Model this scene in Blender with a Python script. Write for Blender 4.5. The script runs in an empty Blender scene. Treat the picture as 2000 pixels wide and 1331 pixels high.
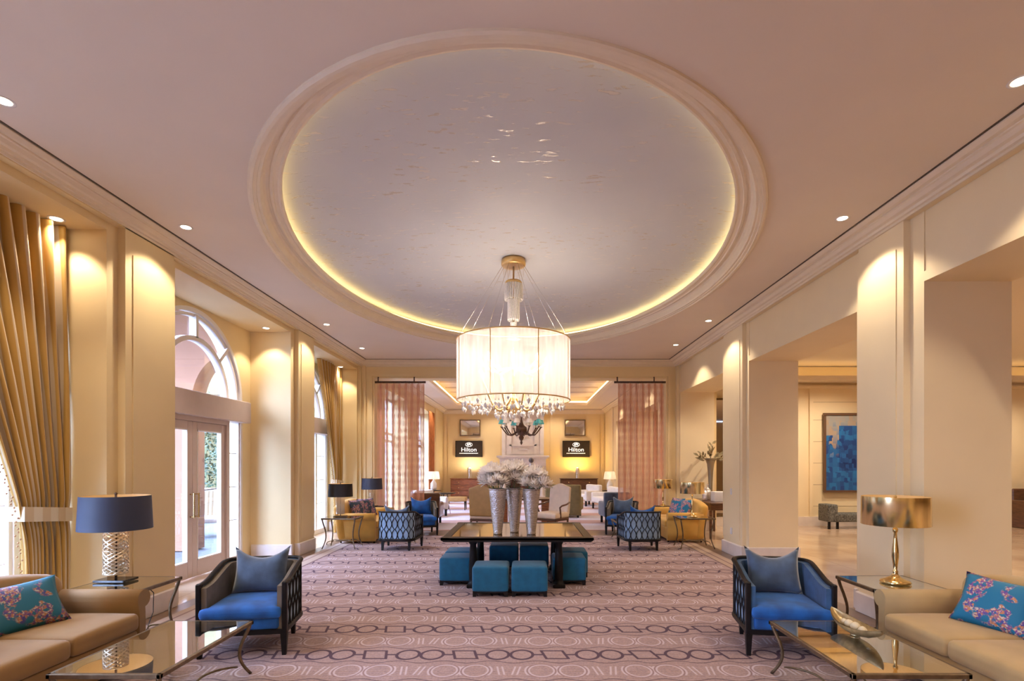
import bpy, bmesh, math, random
from mathutils import Vector, Matrix
PI = math.pi
random.seed(7)
SC = bpy.context.scene
COL = SC.collection

# ---------------------------------------------------------------- camera, world, exposure
cam = bpy.data.cameras.new('camera'); camo = bpy.data.objects.new('camera', cam); COL.objects.link(camo)
camo.location = (0, 0, 1.75); camo.rotation_euler = (PI/2, 0, 0)
cam.sensor_width = 36; cam.lens = 36*1030/2000
cam.shift_x = (1000-1026)/2000; cam.shift_y = (905-665.5)/2000
cam.clip_start = 0.05; cam.clip_end = 300
SC.camera = camo
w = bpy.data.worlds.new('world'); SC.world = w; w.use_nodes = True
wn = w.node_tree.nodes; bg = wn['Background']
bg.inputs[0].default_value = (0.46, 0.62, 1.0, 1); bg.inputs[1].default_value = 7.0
# added sky gradient lights the room: brighter left, behind and overhead, dimmer in view
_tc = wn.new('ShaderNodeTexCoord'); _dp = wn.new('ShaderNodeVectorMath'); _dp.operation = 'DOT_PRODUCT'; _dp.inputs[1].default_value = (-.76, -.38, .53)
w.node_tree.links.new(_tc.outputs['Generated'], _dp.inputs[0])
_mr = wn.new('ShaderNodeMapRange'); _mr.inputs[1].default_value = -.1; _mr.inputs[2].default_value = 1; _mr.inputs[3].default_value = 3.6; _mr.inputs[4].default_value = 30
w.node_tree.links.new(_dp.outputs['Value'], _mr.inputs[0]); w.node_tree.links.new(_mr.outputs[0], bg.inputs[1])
SC.view_settings.view_transform = 'Standard'; SC.view_settings.look = 'None'
SC.view_settings.gamma = 1; SC.view_settings.exposure = 0.22; SC.view_settings.use_curve_mapping = False
SC.cycles.use_denoising = True
SC.cycles.max_bounces = 8; SC.cycles.diffuse_bounces = 5; SC.cycles.glossy_bounces = 4
SC.cycles.transparent_max_bounces = 16; SC.cycles.caustics_reflective = False; SC.cycles.caustics_refractive = False
SC.cycles.sample_clamp_indirect = 6

DOWN = 1.0      # scale of every recessed downlight
def spot(loc, power, size=105, blend=.25, col=(1, .83, .63), r=.05):
    l = bpy.data.lights.new('downlight_beam', 'SPOT'); l.energy = power*DOWN; l.spot_size = math.radians(size); l.spot_blend = blend
    l.color = col; l.shadow_soft_size = r
    o = bpy.data.objects.new('downlight_beam', l); COL.objects.link(o); o.location = loc; return o
def point(loc, power, col=(1, .78, .5), r=.05):
    l = bpy.data.lights.new('bulb_light', 'POINT'); l.energy = power; l.color = col; l.shadow_soft_size = r
    o = bpy.data.objects.new('bulb_light', l); COL.objects.link(o); o.location = loc; return o
sun = bpy.data.lights.new('sun', 'SUN'); sun.energy = 1.2; sun.angle = .01; sun.color = (1, .95, .86)
suno = bpy.data.objects.new('sun', sun); COL.objects.link(suno); suno.rotation_euler = (math.radians(38), 0, math.radians(150))
def portal(x, y, z, sy, sz):
    l = bpy.data.lights.new('window_portal', 'AREA'); l.shape = 'RECTANGLE'; l.size = sz; l.size_y = sy
    l.cycles.is_portal = True
    o = bpy.data.objects.new('window_portal', l); COL.objects.link(o); o.location = (x, y, z); o.rotation_euler = (0, -PI/2, 0)

# ---------------------------------------------------------------- materials
def mat(name, col, rough=.6, metal=0, noise=0, nscale=8, bump=0, bscale=40, emit=None, es=0, sheen=0, spec=.5, stretch=None, coat=0):
    m = bpy.data.materials.new(name); m.use_nodes = True; nt = m.node_tree; b = nt.nodes['Principled BSDF']
    b.inputs['Base Color'].default_value = (*col, 1); b.inputs['Roughness'].default_value = rough; b.inputs['Metallic'].default_value = metal
    b.inputs['Specular IOR Level'].default_value = spec
    if coat: b.inputs['Coat Weight'].default_value = coat; b.inputs['Coat Roughness'].default_value = .08
    if sheen: b.inputs['Sheen Weight'].default_value = sheen
    tc = nt.nodes.new('ShaderNodeTexCoord')
    vec = tc.outputs['Object']
    if stretch:
        mp = nt.nodes.new('ShaderNodeMapping'); mp.inputs['Scale'].default_value = stretch
        nt.links.new(vec, mp.inputs[0]); vec = mp.outputs[0]
    n = nt.nodes.new('ShaderNodeTexNoise'); n.inputs['Scale'].default_value = nscale; nt.links.new(vec, n.inputs['Vector'])
    r = nt.nodes.new('ShaderNodeMapRange'); nt.links.new(n.outputs[0], r.inputs[0])
    r.inputs[1].default_value = .3; r.inputs[2].default_value = .7
    r.inputs[3].default_value = 1-noise; r.inputs[4].default_value = 1+noise
    mx = nt.nodes.new('ShaderNodeVectorMath'); mx.operation = 'SCALE'; mx.inputs[0].default_value = col
    nt.links.new(r.outputs[0], mx.inputs['Scale']); nt.links.new(mx.outputs[0], b.inputs['Base Color'])
    if bump:
        n2 = nt.nodes.new('ShaderNodeTexNoise'); n2.inputs['Scale'].default_value = bscale; nt.links.new(vec, n2.inputs['Vector'])
        bp = nt.nodes.new('ShaderNodeBump'); bp.inputs['Strength'].default_value = bump; bp.inputs['Distance'].default_value = .01
        nt.links.new(n2.outputs[0], bp.inputs['Height']); nt.links.new(bp.outputs[0], b.inputs['Normal'])
    if emit:
        b.inputs['Emission Color'].default_value = (*emit, 1); b.inputs['Emission Strength'].default_value = es
    return m
WALL = mat('cream_wall_paint', (.80, .63, .35), .55, noise=.02, nscale=2, bump=.05, bscale=120)
WALLR = mat('ivory_wall_paint', (.86, .71, .46), .55, noise=.02, nscale=2, bump=.05, bscale=120)
CEIL = mat('blush_ceiling_paint', (.78, .67, .56), .7, noise=.02, nscale=1.5)
TRIM = mat('cream_moulding_paint', (.82, .70, .54), .45, noise=.02)
BASE = mat('pale_marble_base', (.74, .66, .62), .35, noise=.06, nscale=5)
GAP = mat('shadow_gap', (.10, .07, .05), .8)  # dark strip colour stands in for shade inside the ceiling gap
WFRAME = mat('mauve_window_paint', (.62, .50, .45), .45, noise=.02)
WWHITE = mat('white_window_paint', (.85, .80, .76), .4)
DARK = mat('dark_espresso_wood', (.010, .008, .009), .4, noise=.25, nscale=14, spec=.22)
BRONZE = mat('bronze_metal', (.20, .145, .09), .38, metal=.85, noise=.2, nscale=20)
BRASS = mat('polished_brass', (.80, .62, .30), .16, metal=1, noise=.05)
BRUSHED = mat('brushed_brass', (.86, .70, .38), .2, metal=1, noise=.22, nscale=14, stretch=(1, 1, .02))
GOLD = mat('gilt_metal', (.72, .48, .20), .3, metal=.8, noise=.1)
SILVER = mat('hammered_silver', (.62, .58, .57), .26, metal=.9, noise=.22, nscale=40, bump=.8, bscale=60, stretch=(1, 1, 2.2))
CHROME = mat('chrome_metal', (.8, .8, .82), .12, metal=1)
VELVET = mat('blue_velvet', (.004, .10, .38), .7, noise=.35, nscale=7, sheen=.15, bump=.1, bscale=90)
VELGREY = mat('slate_velvet', (.06, .10, .17), .75, noise=.3, nscale=8, sheen=.5, bump=.1, bscale=90)
SHELLBLUE = mat('pale_blue_upholstery', (.24, .36, .52), .7, noise=.2, nscale=6, sheen=.3)
VELDEEP = mat('deep_blue_upholstery', (.035, .10, .22), .75, noise=.3, nscale=9, sheen=.2)
TAUPE = mat('taupe_upholstery', (.17, .14, .11), .75, noise=.15, nscale=9)
TEAL = mat('teal_upholstery', (.001, .115, .235), .75, noise=.12, nscale=12, sheen=.2, bump=.1, bscale=200)
SOFA = mat('camel_upholstery', (.30, .165, .052), .8, noise=.06, nscale=5, sheen=.2, bump=.06, bscale=150)
SOFAR = mat('pale_camel_upholstery', (.50, .34, .15), .8, noise=.06, nscale=5, sheen=.2, bump=.06, bscale=150)
SOFAY = mat('golden_upholstery', (.70, .40, .08), .8, noise=.08, nscale=5, sheen=.2)
NAVY = mat('navy_lampshade', (.035, .045, .085), .6, noise=.05)
BLACKSH = mat('black_lampshade', (.018, .012, .012), .7, noise=.05)
SHIN = mat('gold_shade_lining', (.60, .38, .16), .5, emit=(1, .62, .25), es=.12)
CREAM = mat('cream_leather', (.80, .62, .45), .5, noise=.05)
TAN = mat('tan_leather', (.40, .22, .07), .5, noise=.08)
OLIVE = mat('olive_upholstery', (.24, .19, .08), .8, noise=.1)
WHITE = mat('white_fabric', (.78, .74, .72), .8, noise=.05)
MANTEL = mat('white_mantel_stone', (.74, .70, .70), .5, noise=.06, nscale=4)
BURL = mat('mahogany_veneer', (.30, .10, .035), .3, noise=.35, nscale=6, stretch=(1, 1, 5), coat=.3)
MAHO = mat('dark_mahogany', (.11, .045, .022), .3, noise=.35, nscale=6, stretch=(1, 1, 5), coat=.3)
BLACK = mat('black_gloss', (.012, .011, .011), .2)
MIRROR = mat('mirror_glass', (.82, .80, .76), .03, metal=1)
TTOP = mat('bronze_mirror_top', (.34, .25, .13), .06, metal=.95)
IRON = mat('dark_bronze_iron', (.09, .05, .035), .4, metal=.6, noise=.2)
LEAF = mat('dark_green_leaves', (.02, .05, .018), .6, noise=.4, nscale=10)
DRYLEAF = mat('dusty_bronze_leaves', (.32, .25, .13), .7, noise=.2)
PEACH = mat('peach_stucco', (.34, .165, .10), .8, noise=.04, nscale=3, bump=.1)
YELL = mat('yellow_stucco', (.24, .20, .09), .8, noise=.04, nscale=3)
PAVE = mat('terrace_paving', (.12, .135, .16), .6, noise=.15, nscale=3)
STONEW = mat('pale_balustrade_stone', (.42, .38, .32), .7, noise=.06)
STEMM = mat('green_stem', (.16, .20, .09), .6)
RUST = mat('rust_drape_fabric', (.38, .12, .03), .8, noise=.2, nscale=5)
SCREEN = mat('tv_screen', (.03, .022, .018), .25)
LOGO = mat('lit_logo', (.9, .9, .9), .5, emit=(1, .97, .92), es=.9)
LAMPON = mat('lit_lens', (1, .9, .75), .5, emit=(1, .88, .68), es=14)
BULB = mat('lit_bulb', (1, .9, .75), .5, emit=(1, .84, .62), es=14)
COVEM = mat('cove_light_strip', (1, .85, .5), .5, emit=(1, .68, .30), es=3.5)
COVES = mat('hall_cove_light_strip', (1, .85, .5), .5, emit=(1, .72, .36), es=3.5)
COVED = mat('dome_cove_light_strip', (1, .85, .5), .5, emit=(1, .82, .36), es=7)
CANDLE = mat('candle_sleeve', (.8, .72, .58), .5)
TURQ = mat('turquoise_glass', (.10, .52, .60), .3)
LINEN = mat('grey_shade_linen', (.50, .46, .40), .8)
BOOKW = mat('white_card', (.85, .84, .84), .6)
REDF = mat('firebox_brick', (.10, .035, .02), .8, noise=.4, nscale=10)
DKBORDER = mat('brown_marble_band', (.20, .125, .085), .3, noise=.15, nscale=6)

def glassy(name, tint, fac, rough=.02, gcol=(1, 1, 1)):
    m = bpy.data.materials.new(name); m.use_nodes = True; nt = m.node_tree; nt.nodes.clear()
    out = nt.nodes.new('ShaderNodeOutputMaterial'); mix = nt.nodes.new('ShaderNodeMixShader')
    t = nt.nodes.new('ShaderNodeBsdfTransparent'); t.inputs[0].default_value = (*tint, 1)
    g = nt.nodes.new('ShaderNodeBsdfGlossy'); g.inputs[0].default_value = (*gcol, 1); g.inputs['Roughness'].default_value = rough
    lw = nt.nodes.new('ShaderNodeLayerWeight'); lw.inputs[0].default_value = fac
    nt.links.new(lw.outputs['Facing'], mix.inputs[0]); nt.links.new(t.outputs[0], mix.inputs[1]); nt.links.new(g.outputs[0], mix.inputs[2])
    nt.links.new(mix.outputs[0], out.inputs[0]); return m
PANE = glassy('window_pane', (.96, .97, .97), .12)
TGLASS = glassy('table_glass', (.80, .88, .84), .50, .015)
CRYST = glassy('crystal', (.97, .95, .93), .45, .1)

def translucent(name, col, tr, transp):
    m = bpy.data.materials.new(name); m.use_nodes = True; nt = m.node_tree; nt.nodes.clear()
    out = nt.nodes.new('ShaderNodeOutputMaterial')
    d = nt.nodes.new('ShaderNodeBsdfDiffuse'); d.inputs[0].default_value = (*col, 1)
    t = nt.nodes.new('ShaderNodeBsdfTranslucent'); t.inputs[0].default_value = (*col, 1)
    p = nt.nodes.new('ShaderNodeBsdfTransparent')
    a = nt.nodes.new('ShaderNodeMixShader'); a.inputs[0].default_value = tr
    b = nt.nodes.new('ShaderNodeMixShader'); b.inputs[0].default_value = transp
    nt.links.new(d.outputs[0], a.inputs[1]); nt.links.new(t.outputs[0], a.inputs[2])
    nt.links.new(a.outputs[0], b.inputs[1]); nt.links.new(p.outputs[0], b.inputs[2]); nt.links.new(b.outputs[0], out.inputs[0])
    return m
DRUM = translucent('sheer_drum_fabric', (.80, .72, .71), .48, .28)
ROSE = translucent('white_petal', (.96, .90, .84), .45, 0)
LITSHADE = translucent('cream_shade_fabric', (.85, .78, .66), .5, .05)

# node maths
class NX:
    def __init__(s, nt): s.nt = nt
    def m(s, op, a, b=None, c=None):
        n = s.nt.nodes.new('ShaderNodeMath'); n.operation = op
        for i, v in enumerate((a, b, c)):
            if v is None: continue
            if isinstance(v, (int, float)): n.inputs[i].default_value = v
            else: s.nt.links.new(v, n.inputs[i])
        return n.outputs[0]
    def cyc(s, x, off, per):     # signed distance to nearest multiple of per
        t = s.m('SUBTRACT', x, off - per/2)
        t = s.m('FLOORED_MODULO', t, per)
        return s.m('SUBTRACT', t, per/2)
    def line(s, d, wd, soft=.006):  # 1 where |d|<wd
        a = s.m('ABSOLUTE', d)
        n = s.nt.nodes.new('ShaderNodeMapRange'); s.nt.links.new(a, n.inputs[0])
        n.inputs[1].default_value = wd; n.inputs[2].default_value = wd+soft; n.inputs[3].default_value = 1; n.inputs[4].default_value = 0
        return n.outputs[0]
    def mix(s, f, a, b):
        n = s.nt.nodes.new('ShaderNodeMix'); n.data_type = 'RGBA'
        s.nt.links.new(f, n.inputs[0]) if not isinstance(f, float) else setattr(n.inputs[0], 'default_value', f)
        for i, v in ((6, a), (7, b)):
            if isinstance(v, tuple): n.inputs[i].default_value = (*v, 1)
            else: s.nt.links.new(v, n.inputs[i])
        return n.outputs[2]
    def noise(s, vec, scale, det=2, st=None):
        if st:
            mp = s.nt.nodes.new('ShaderNodeMapping'); mp.inputs['Scale'].default_value = st; s.nt.links.new(vec, mp.inputs[0]); vec = mp.outputs[0]
        n = s.nt.nodes.new('ShaderNodeTexNoise'); n.inputs['Scale'].default_value = scale; n.inputs['Detail'].default_value = det
        s.nt.links.new(vec, n.inputs['Vector']); return n.outputs[0]
    def rng(s, x, a, b, c=0, d=1):
        n = s.nt.nodes.new('ShaderNodeMapRange'); s.nt.links.new(x, n.inputs[0])
        for i, v in enumerate((a, b, c, d)): n.inputs[i+1].default_value = v
        return n.outputs[0]

def carpet_mat():
    m = mat('patterned_carpet', (.6, .4, .35), .95, spec=.1); nt = m.node_tree; b = nt.nodes['Principled BSDF']; x = NX(nt)
    tc = nt.nodes.new('ShaderNodeTexCoord'); sp = nt.nodes.new('ShaderNodeSeparateXYZ'); nt.links.new(tc.outputs['Object'], sp.inputs[0])
    X, Y = sp.outputs[0], sp.outputs[1]; V = tc.outputs['Object']
    PX, PY, X0, Y0 = .812, .735, .265, 4.78
    u = x.cyc(X, X0, PX); v = x.cyc(Y, Y0, PY); v2 = x.cyc(Y, Y0+PY/2, PY); au = x.m('ABSOLUTE', u); av = x.m('ABSOLUTE', v)
    # dark row: square, two rings, connecting bars
    sq = x.line(x.m('SUBTRACT', x.m('MAXIMUM', x.m('ABSOLUTE', x.m('ADD', u, x.m('MULTIPLY', v, .22))), av), .098), .010)
    cr = x.m('SQRT', x.m('ADD', x.m('POWER', x.m('SUBTRACT', au, .297), 2), x.m('POWER', x.m('MULTIPLY', v, .88), 2)))
    ring = x.line(x.m('SUBTRACT', cr, .100), .011)
    bar = x.m('MULTIPLY', x.line(av, .013), x.line(x.m('SUBTRACT', au, .147), .05))
    wig = x.m('MULTIPLY', x.m('SINE', x.m('MULTIPLY', X, 2*PI/PX*2)), .025)
    edge = x.line(x.m('SUBTRACT', x.m('ADD', av, wig), .175), .005)
    dark = x.m('MAXIMUM', x.m('MAXIMUM', sq, ring), x.m('MAXIMUM', bar, x.m('MULTIPLY', edge, .75)))
    # light row: pairs of double rings with slashes between
    c2 = x.m('SQRT', x.m('ADD', x.m('POWER', x.m('SUBTRACT', au, .13), 2), x.m('POWER', x.m('MULTIPLY', v2, .85), 2)))
    l1 = x.m('MAXIMUM', x.line(x.m('SUBTRACT', c2, .105), .005), x.m('MULTIPLY', x.line(x.m('SUBTRACT', c2, .135), .006), x.line(v2, .09)))
    slash = x.m('ADD', x.m('SUBTRACT', au, .35), x.m('MULTIPLY', v2, .15))
    l2 = x.m('MULTIPLY', x.m('MAXIMUM', x.line(x.m('SUBTRACT', slash, .012), .005), x.line(x.m('ADD', slash, .03), .005)), x.line(v2, .085))
    light = x.m('MAXIMUM', l1, l2)
    darkl = x.line(x.m('SUBTRACT', c2, .120), .004)
    base = x.mix(x.rng(x.noise(V, 5, 3, (1, 14, 1)), .35, .65), (.42, .27, .22), (.52, .36, .33))
    base = x.mix(x.rng(x.noise(V, 60, 2, (1, 1, 1)), .35, .7), base, (.31, .21, .21))
    wave = x.line(x.cyc(Y, 0, .035), .006)
    base = x.mix(x.m('MULTIPLY', wave, .35), base, (.58, .47, .50))
    c = x.mix(x.m('MULTIPLY', light, .85), base, (.66, .55, .60))
    c = x.mix(x.m('MULTIPLY', darkl, .5), c, (.28, .17, .18))
    c = x.mix(x.m('MULTIPLY', dark, .92), c, (.09, .055, .085))
    # plain border bands
    def border(xa, xb, cc): 
        return x.m('MULTIPLY', x.m('GREATER_THAN', X, xa), x.m('LESS_THAN', X, xb)), cc
    for xa, xb, cc in ((-4.3, -3.72, (.50, .38, .32)), (-3.76, -3.72, (.22, .14, .14)), (-3.95, -3.92, (.30, .20, .18)), (3.38, 4.0, (.50, .36, .28)), (3.38, 3.41, (.22, .14, .14)), (3.52, 3.55, (.28, .18, .17))):
        f, k = border(xa, xb, cc); c = x.mix(f, c, k)
    nt.links.new(c, b.inputs['Base Color'])
    bp = nt.nodes.new('ShaderNodeBump'); bp.inputs['Strength'].default_value = .3; bp.inputs['Distance'].default_value = .01
    nt.links.new(x.noise(V, 250, 1), bp.inputs['Height']); nt.links.new(bp.outputs[0], b.inputs['Normal'])
    return m
CARPET = carpet_mat()
def weave(m, lo, hi, st):      # uneven see-through weave
    x = NX(m.node_tree); tc = m.node_tree.nodes.new('ShaderNodeTexCoord')
    f = x.rng(x.noise(tc.outputs['Object'], 14, 3, st), .3, .7, lo, hi)
    ms = [n for n in m.node_tree.nodes if n.type == 'MIX_SHADER'][1]; m.node_tree.links.new(f, ms.inputs[0])
weave(DRUM, .12, .42, (1, 1, .12))
def far_carpet():
    m = mat('daylight_banded_carpet', (.5, .45, .5), .95, spec=.1); nt = m.node_tree; b = nt.nodes['Principled BSDF']; x = NX(nt)
    tc = nt.nodes.new('ShaderNodeTexCoord'); sp = nt.nodes.new('ShaderNodeSeparateXYZ'); nt.links.new(tc.outputs['Object'], sp.inputs[0])
    s = x.line(x.cyc(sp.outputs[1], 15.6, 2.3), .42, .05)
    c = x.mix(x.rng(x.noise(tc.outputs['Object'], 20, 2), .3, .7), (.54, .50, .60), (.62, .58, .68))  # pale lavender is window daylight painted into the carpet between rose bands
    c = x.mix(s, c, (.48, .32, .30))
    nt.links.new(c, b.inputs['Base Color']); return m
FCARPET = far_carpet()
def marble():
    m = mat('beige_marble_tile', (.6, .45, .33), .12, spec=.6); nt = m.node_tree; b = nt.nodes['Principled BSDF']; x = NX(nt)
    tc = nt.nodes.new('ShaderNodeTexCoord'); sp = nt.nodes.new('ShaderNodeSeparateXYZ'); nt.links.new(tc.outputs['Object'], sp.inputs[0])
    V = tc.outputs['Object']
    j = x.m('MAXIMUM', x.line(x.cyc(sp.outputs[0], 0, .9), .004), x.line(x.cyc(sp.outputs[1], 0, .9), .004))
    c = x.mix(x.rng(x.noise(V, 1.2, 4), .35, .65), (.66, .50, .36), (.52, .36, .25))
    c = x.mix(x.m('MULTIPLY', j, .6), c, (.38, .26, .2))
    nt.links.new(c, b.inputs['Base Color']); return m
MARBLE = marble()
def dome_mat():
    m = mat('silver_leaf', (.6, .6, .62), .7, metal=.1); nt = m.node_tree; b = nt.nodes['Principled BSDF']; x = NX(nt)
    tc = nt.nodes.new('ShaderNodeTexCoord'); V = tc.outputs['Object']
    wear_glint = x.m('MULTIPLY', x.rng(x.noise(V, 9, 7, (.8, 2.6, 1)), .60, .64), x.rng(x.noise(V, .9, 2), .40, .55))  # leaf wear together with glints painted as paler flecks
    c = x.mix(x.rng(x.noise(V, .8, 3), .3, .7), (.57, .57, .61), (.63, .62, .64))
    c = x.mix(wear_glint, c, (.70, .63, .58))
    nt.links.new(c, b.inputs['Base Color'])
    nt.links.new(x.rng(wear_glint, 0, 1, .68, .25), b.inputs['Roughness'])
    bp = nt.nodes.new('ShaderNodeBump'); bp.inputs['Strength'].default_value = .5; bp.inputs['Distance'].default_value = .02
    nt.links.new(wear_glint, bp.inputs['Height']); nt.links.new(bp.outputs[0], b.inputs['Normal'])
    return m
DOMEM = dome_mat()
def floral(name, bgc, dark):
    m = mat(name, bgc, .6); nt = m.node_tree; b = nt.nodes['Principled BSDF']; x = NX(nt)
    tc = nt.nodes.new('ShaderNodeTexCoord'); V = tc.outputs['Object']
    k = dark
    c1 = x.mix(x.rng(x.noise(V, 45, 2), .45, .55), (.75*k, .30*k, .14*k), (.30*k, .10*k, .38*k))
    c1 = x.mix(x.rng(x.noise(V, 70, 2), .54, .60), c1, (.85*k, .72*k, .60*k))
    c1 = x.mix(x.rng(x.noise(V, 38, 1), .57, .63), c1, (.10*k, .10*k, .45*k))
    big = x.rng(x.noise(V, 7.5, 1), .45, .49)
    lace = x.rng(x.noise(V, 34, 2), .38, .45)
    c = x.mix(x.m('MULTIPLY', big, lace), bgc, c1)
    nt.links.new(c, b.inputs['Base Color']); return m
FLORAL = floral('teal_floral_silk', (.003, .12, .20), .5)
FLORALR = floral('turquoise_floral_silk', (.004, .18, .36), .8)
FLORALD = floral('muted_floral_silk', (.03, .06, .11), .7)
def stripes(name, c1, c2, n, bumpy=True):
    m = mat(name, c1, .6, sheen=.3); nt = m.node_tree; b = nt.nodes['Principled BSDF']; x = NX(nt)
    uv = nt.nodes.new('ShaderNodeUVMap'); sp = nt.nodes.new('ShaderNodeSeparateXYZ'); nt.links.new(uv.outputs[0], sp.inputs[0])
    f = x.rng(x.m('SINE', x.m('MULTIPLY', sp.outputs[0], 2*PI*n)), -.15, .15)
    c = x.mix(f, c1, c2); nt.links.new(c, b.inputs['Base Color']); return m
CURT = stripes('gold_striped_silk', (.50, .29, .06), (.58, .46, .30), 19)
TIEM = stripes('cream_gold_tieback', (.68, .52, .32), (.78, .68, .52), 3)
CHAISE = stripes('tan_cream_stripe', (.38, .28, .16), (.80, .76, .66), 7)
def mosaic():
    m = mat('blue_mosaic_painting', (.1, .2, .5), .5); nt = m.node_tree; b = nt.nodes['Principled BSDF']; x = NX(nt)
    uv = nt.nodes.new('ShaderNodeUVMap'); sp = nt.nodes.new('ShaderNodeSeparateXYZ'); nt.links.new(uv.outputs[0], sp.inputs[0])
    U, V = sp.outputs[0], sp.outputs[1]
    vo = nt.nodes.new('ShaderNodeTexVoronoi'); vo.distance = 'CHEBYCHEV'; vo.inputs['Scale'].default_value = 16; vo.inputs['Randomness'].default_value = .6
    nt.links.new(uv.outputs[0], vo.inputs['Vector']); s2 = nt.nodes.new('ShaderNodeSeparateXYZ'); nt.links.new(vo.outputs['Color'], s2.inputs[0])
    r1, r2 = s2.outputs[0], s2.outputs[1]
    blue = x.mix(r1, (.012, .05, .22), (.02, .17, .46))
    deep = x.mix(r1, (.006, .02, .12), (.015, .10, .34))
    pale = x.mix(r2, (.30, .33, .34), (.42, .30, .20))
    inside = x.m('MULTIPLY', x.m('LESS_THAN', x.m('ABSOLUTE', x.m('SUBTRACT', U, .5)), .29), x.m('LESS_THAN', x.m('ABSOLUTE', x.m('SUBTRACT', V, .56)), .30))
    top = x.rng(x.m('ADD', V, x.m('MULTIPLY', r2, .35)), .75, .95)
    c = x.mix(top, blue, pale); cin = x.mix(x.rng(V, .35, .75), deep, blue)
    c = x.mix(inside, c, cin); nt.links.new(c, b.inputs['Base Color']); return m
MOSAIC = mosaic()
def benchm():
    return mat('spotted_grey_fabric', (.12, .12, .11), .8, noise=.7, nscale=30)
SPOT = benchm()

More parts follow.
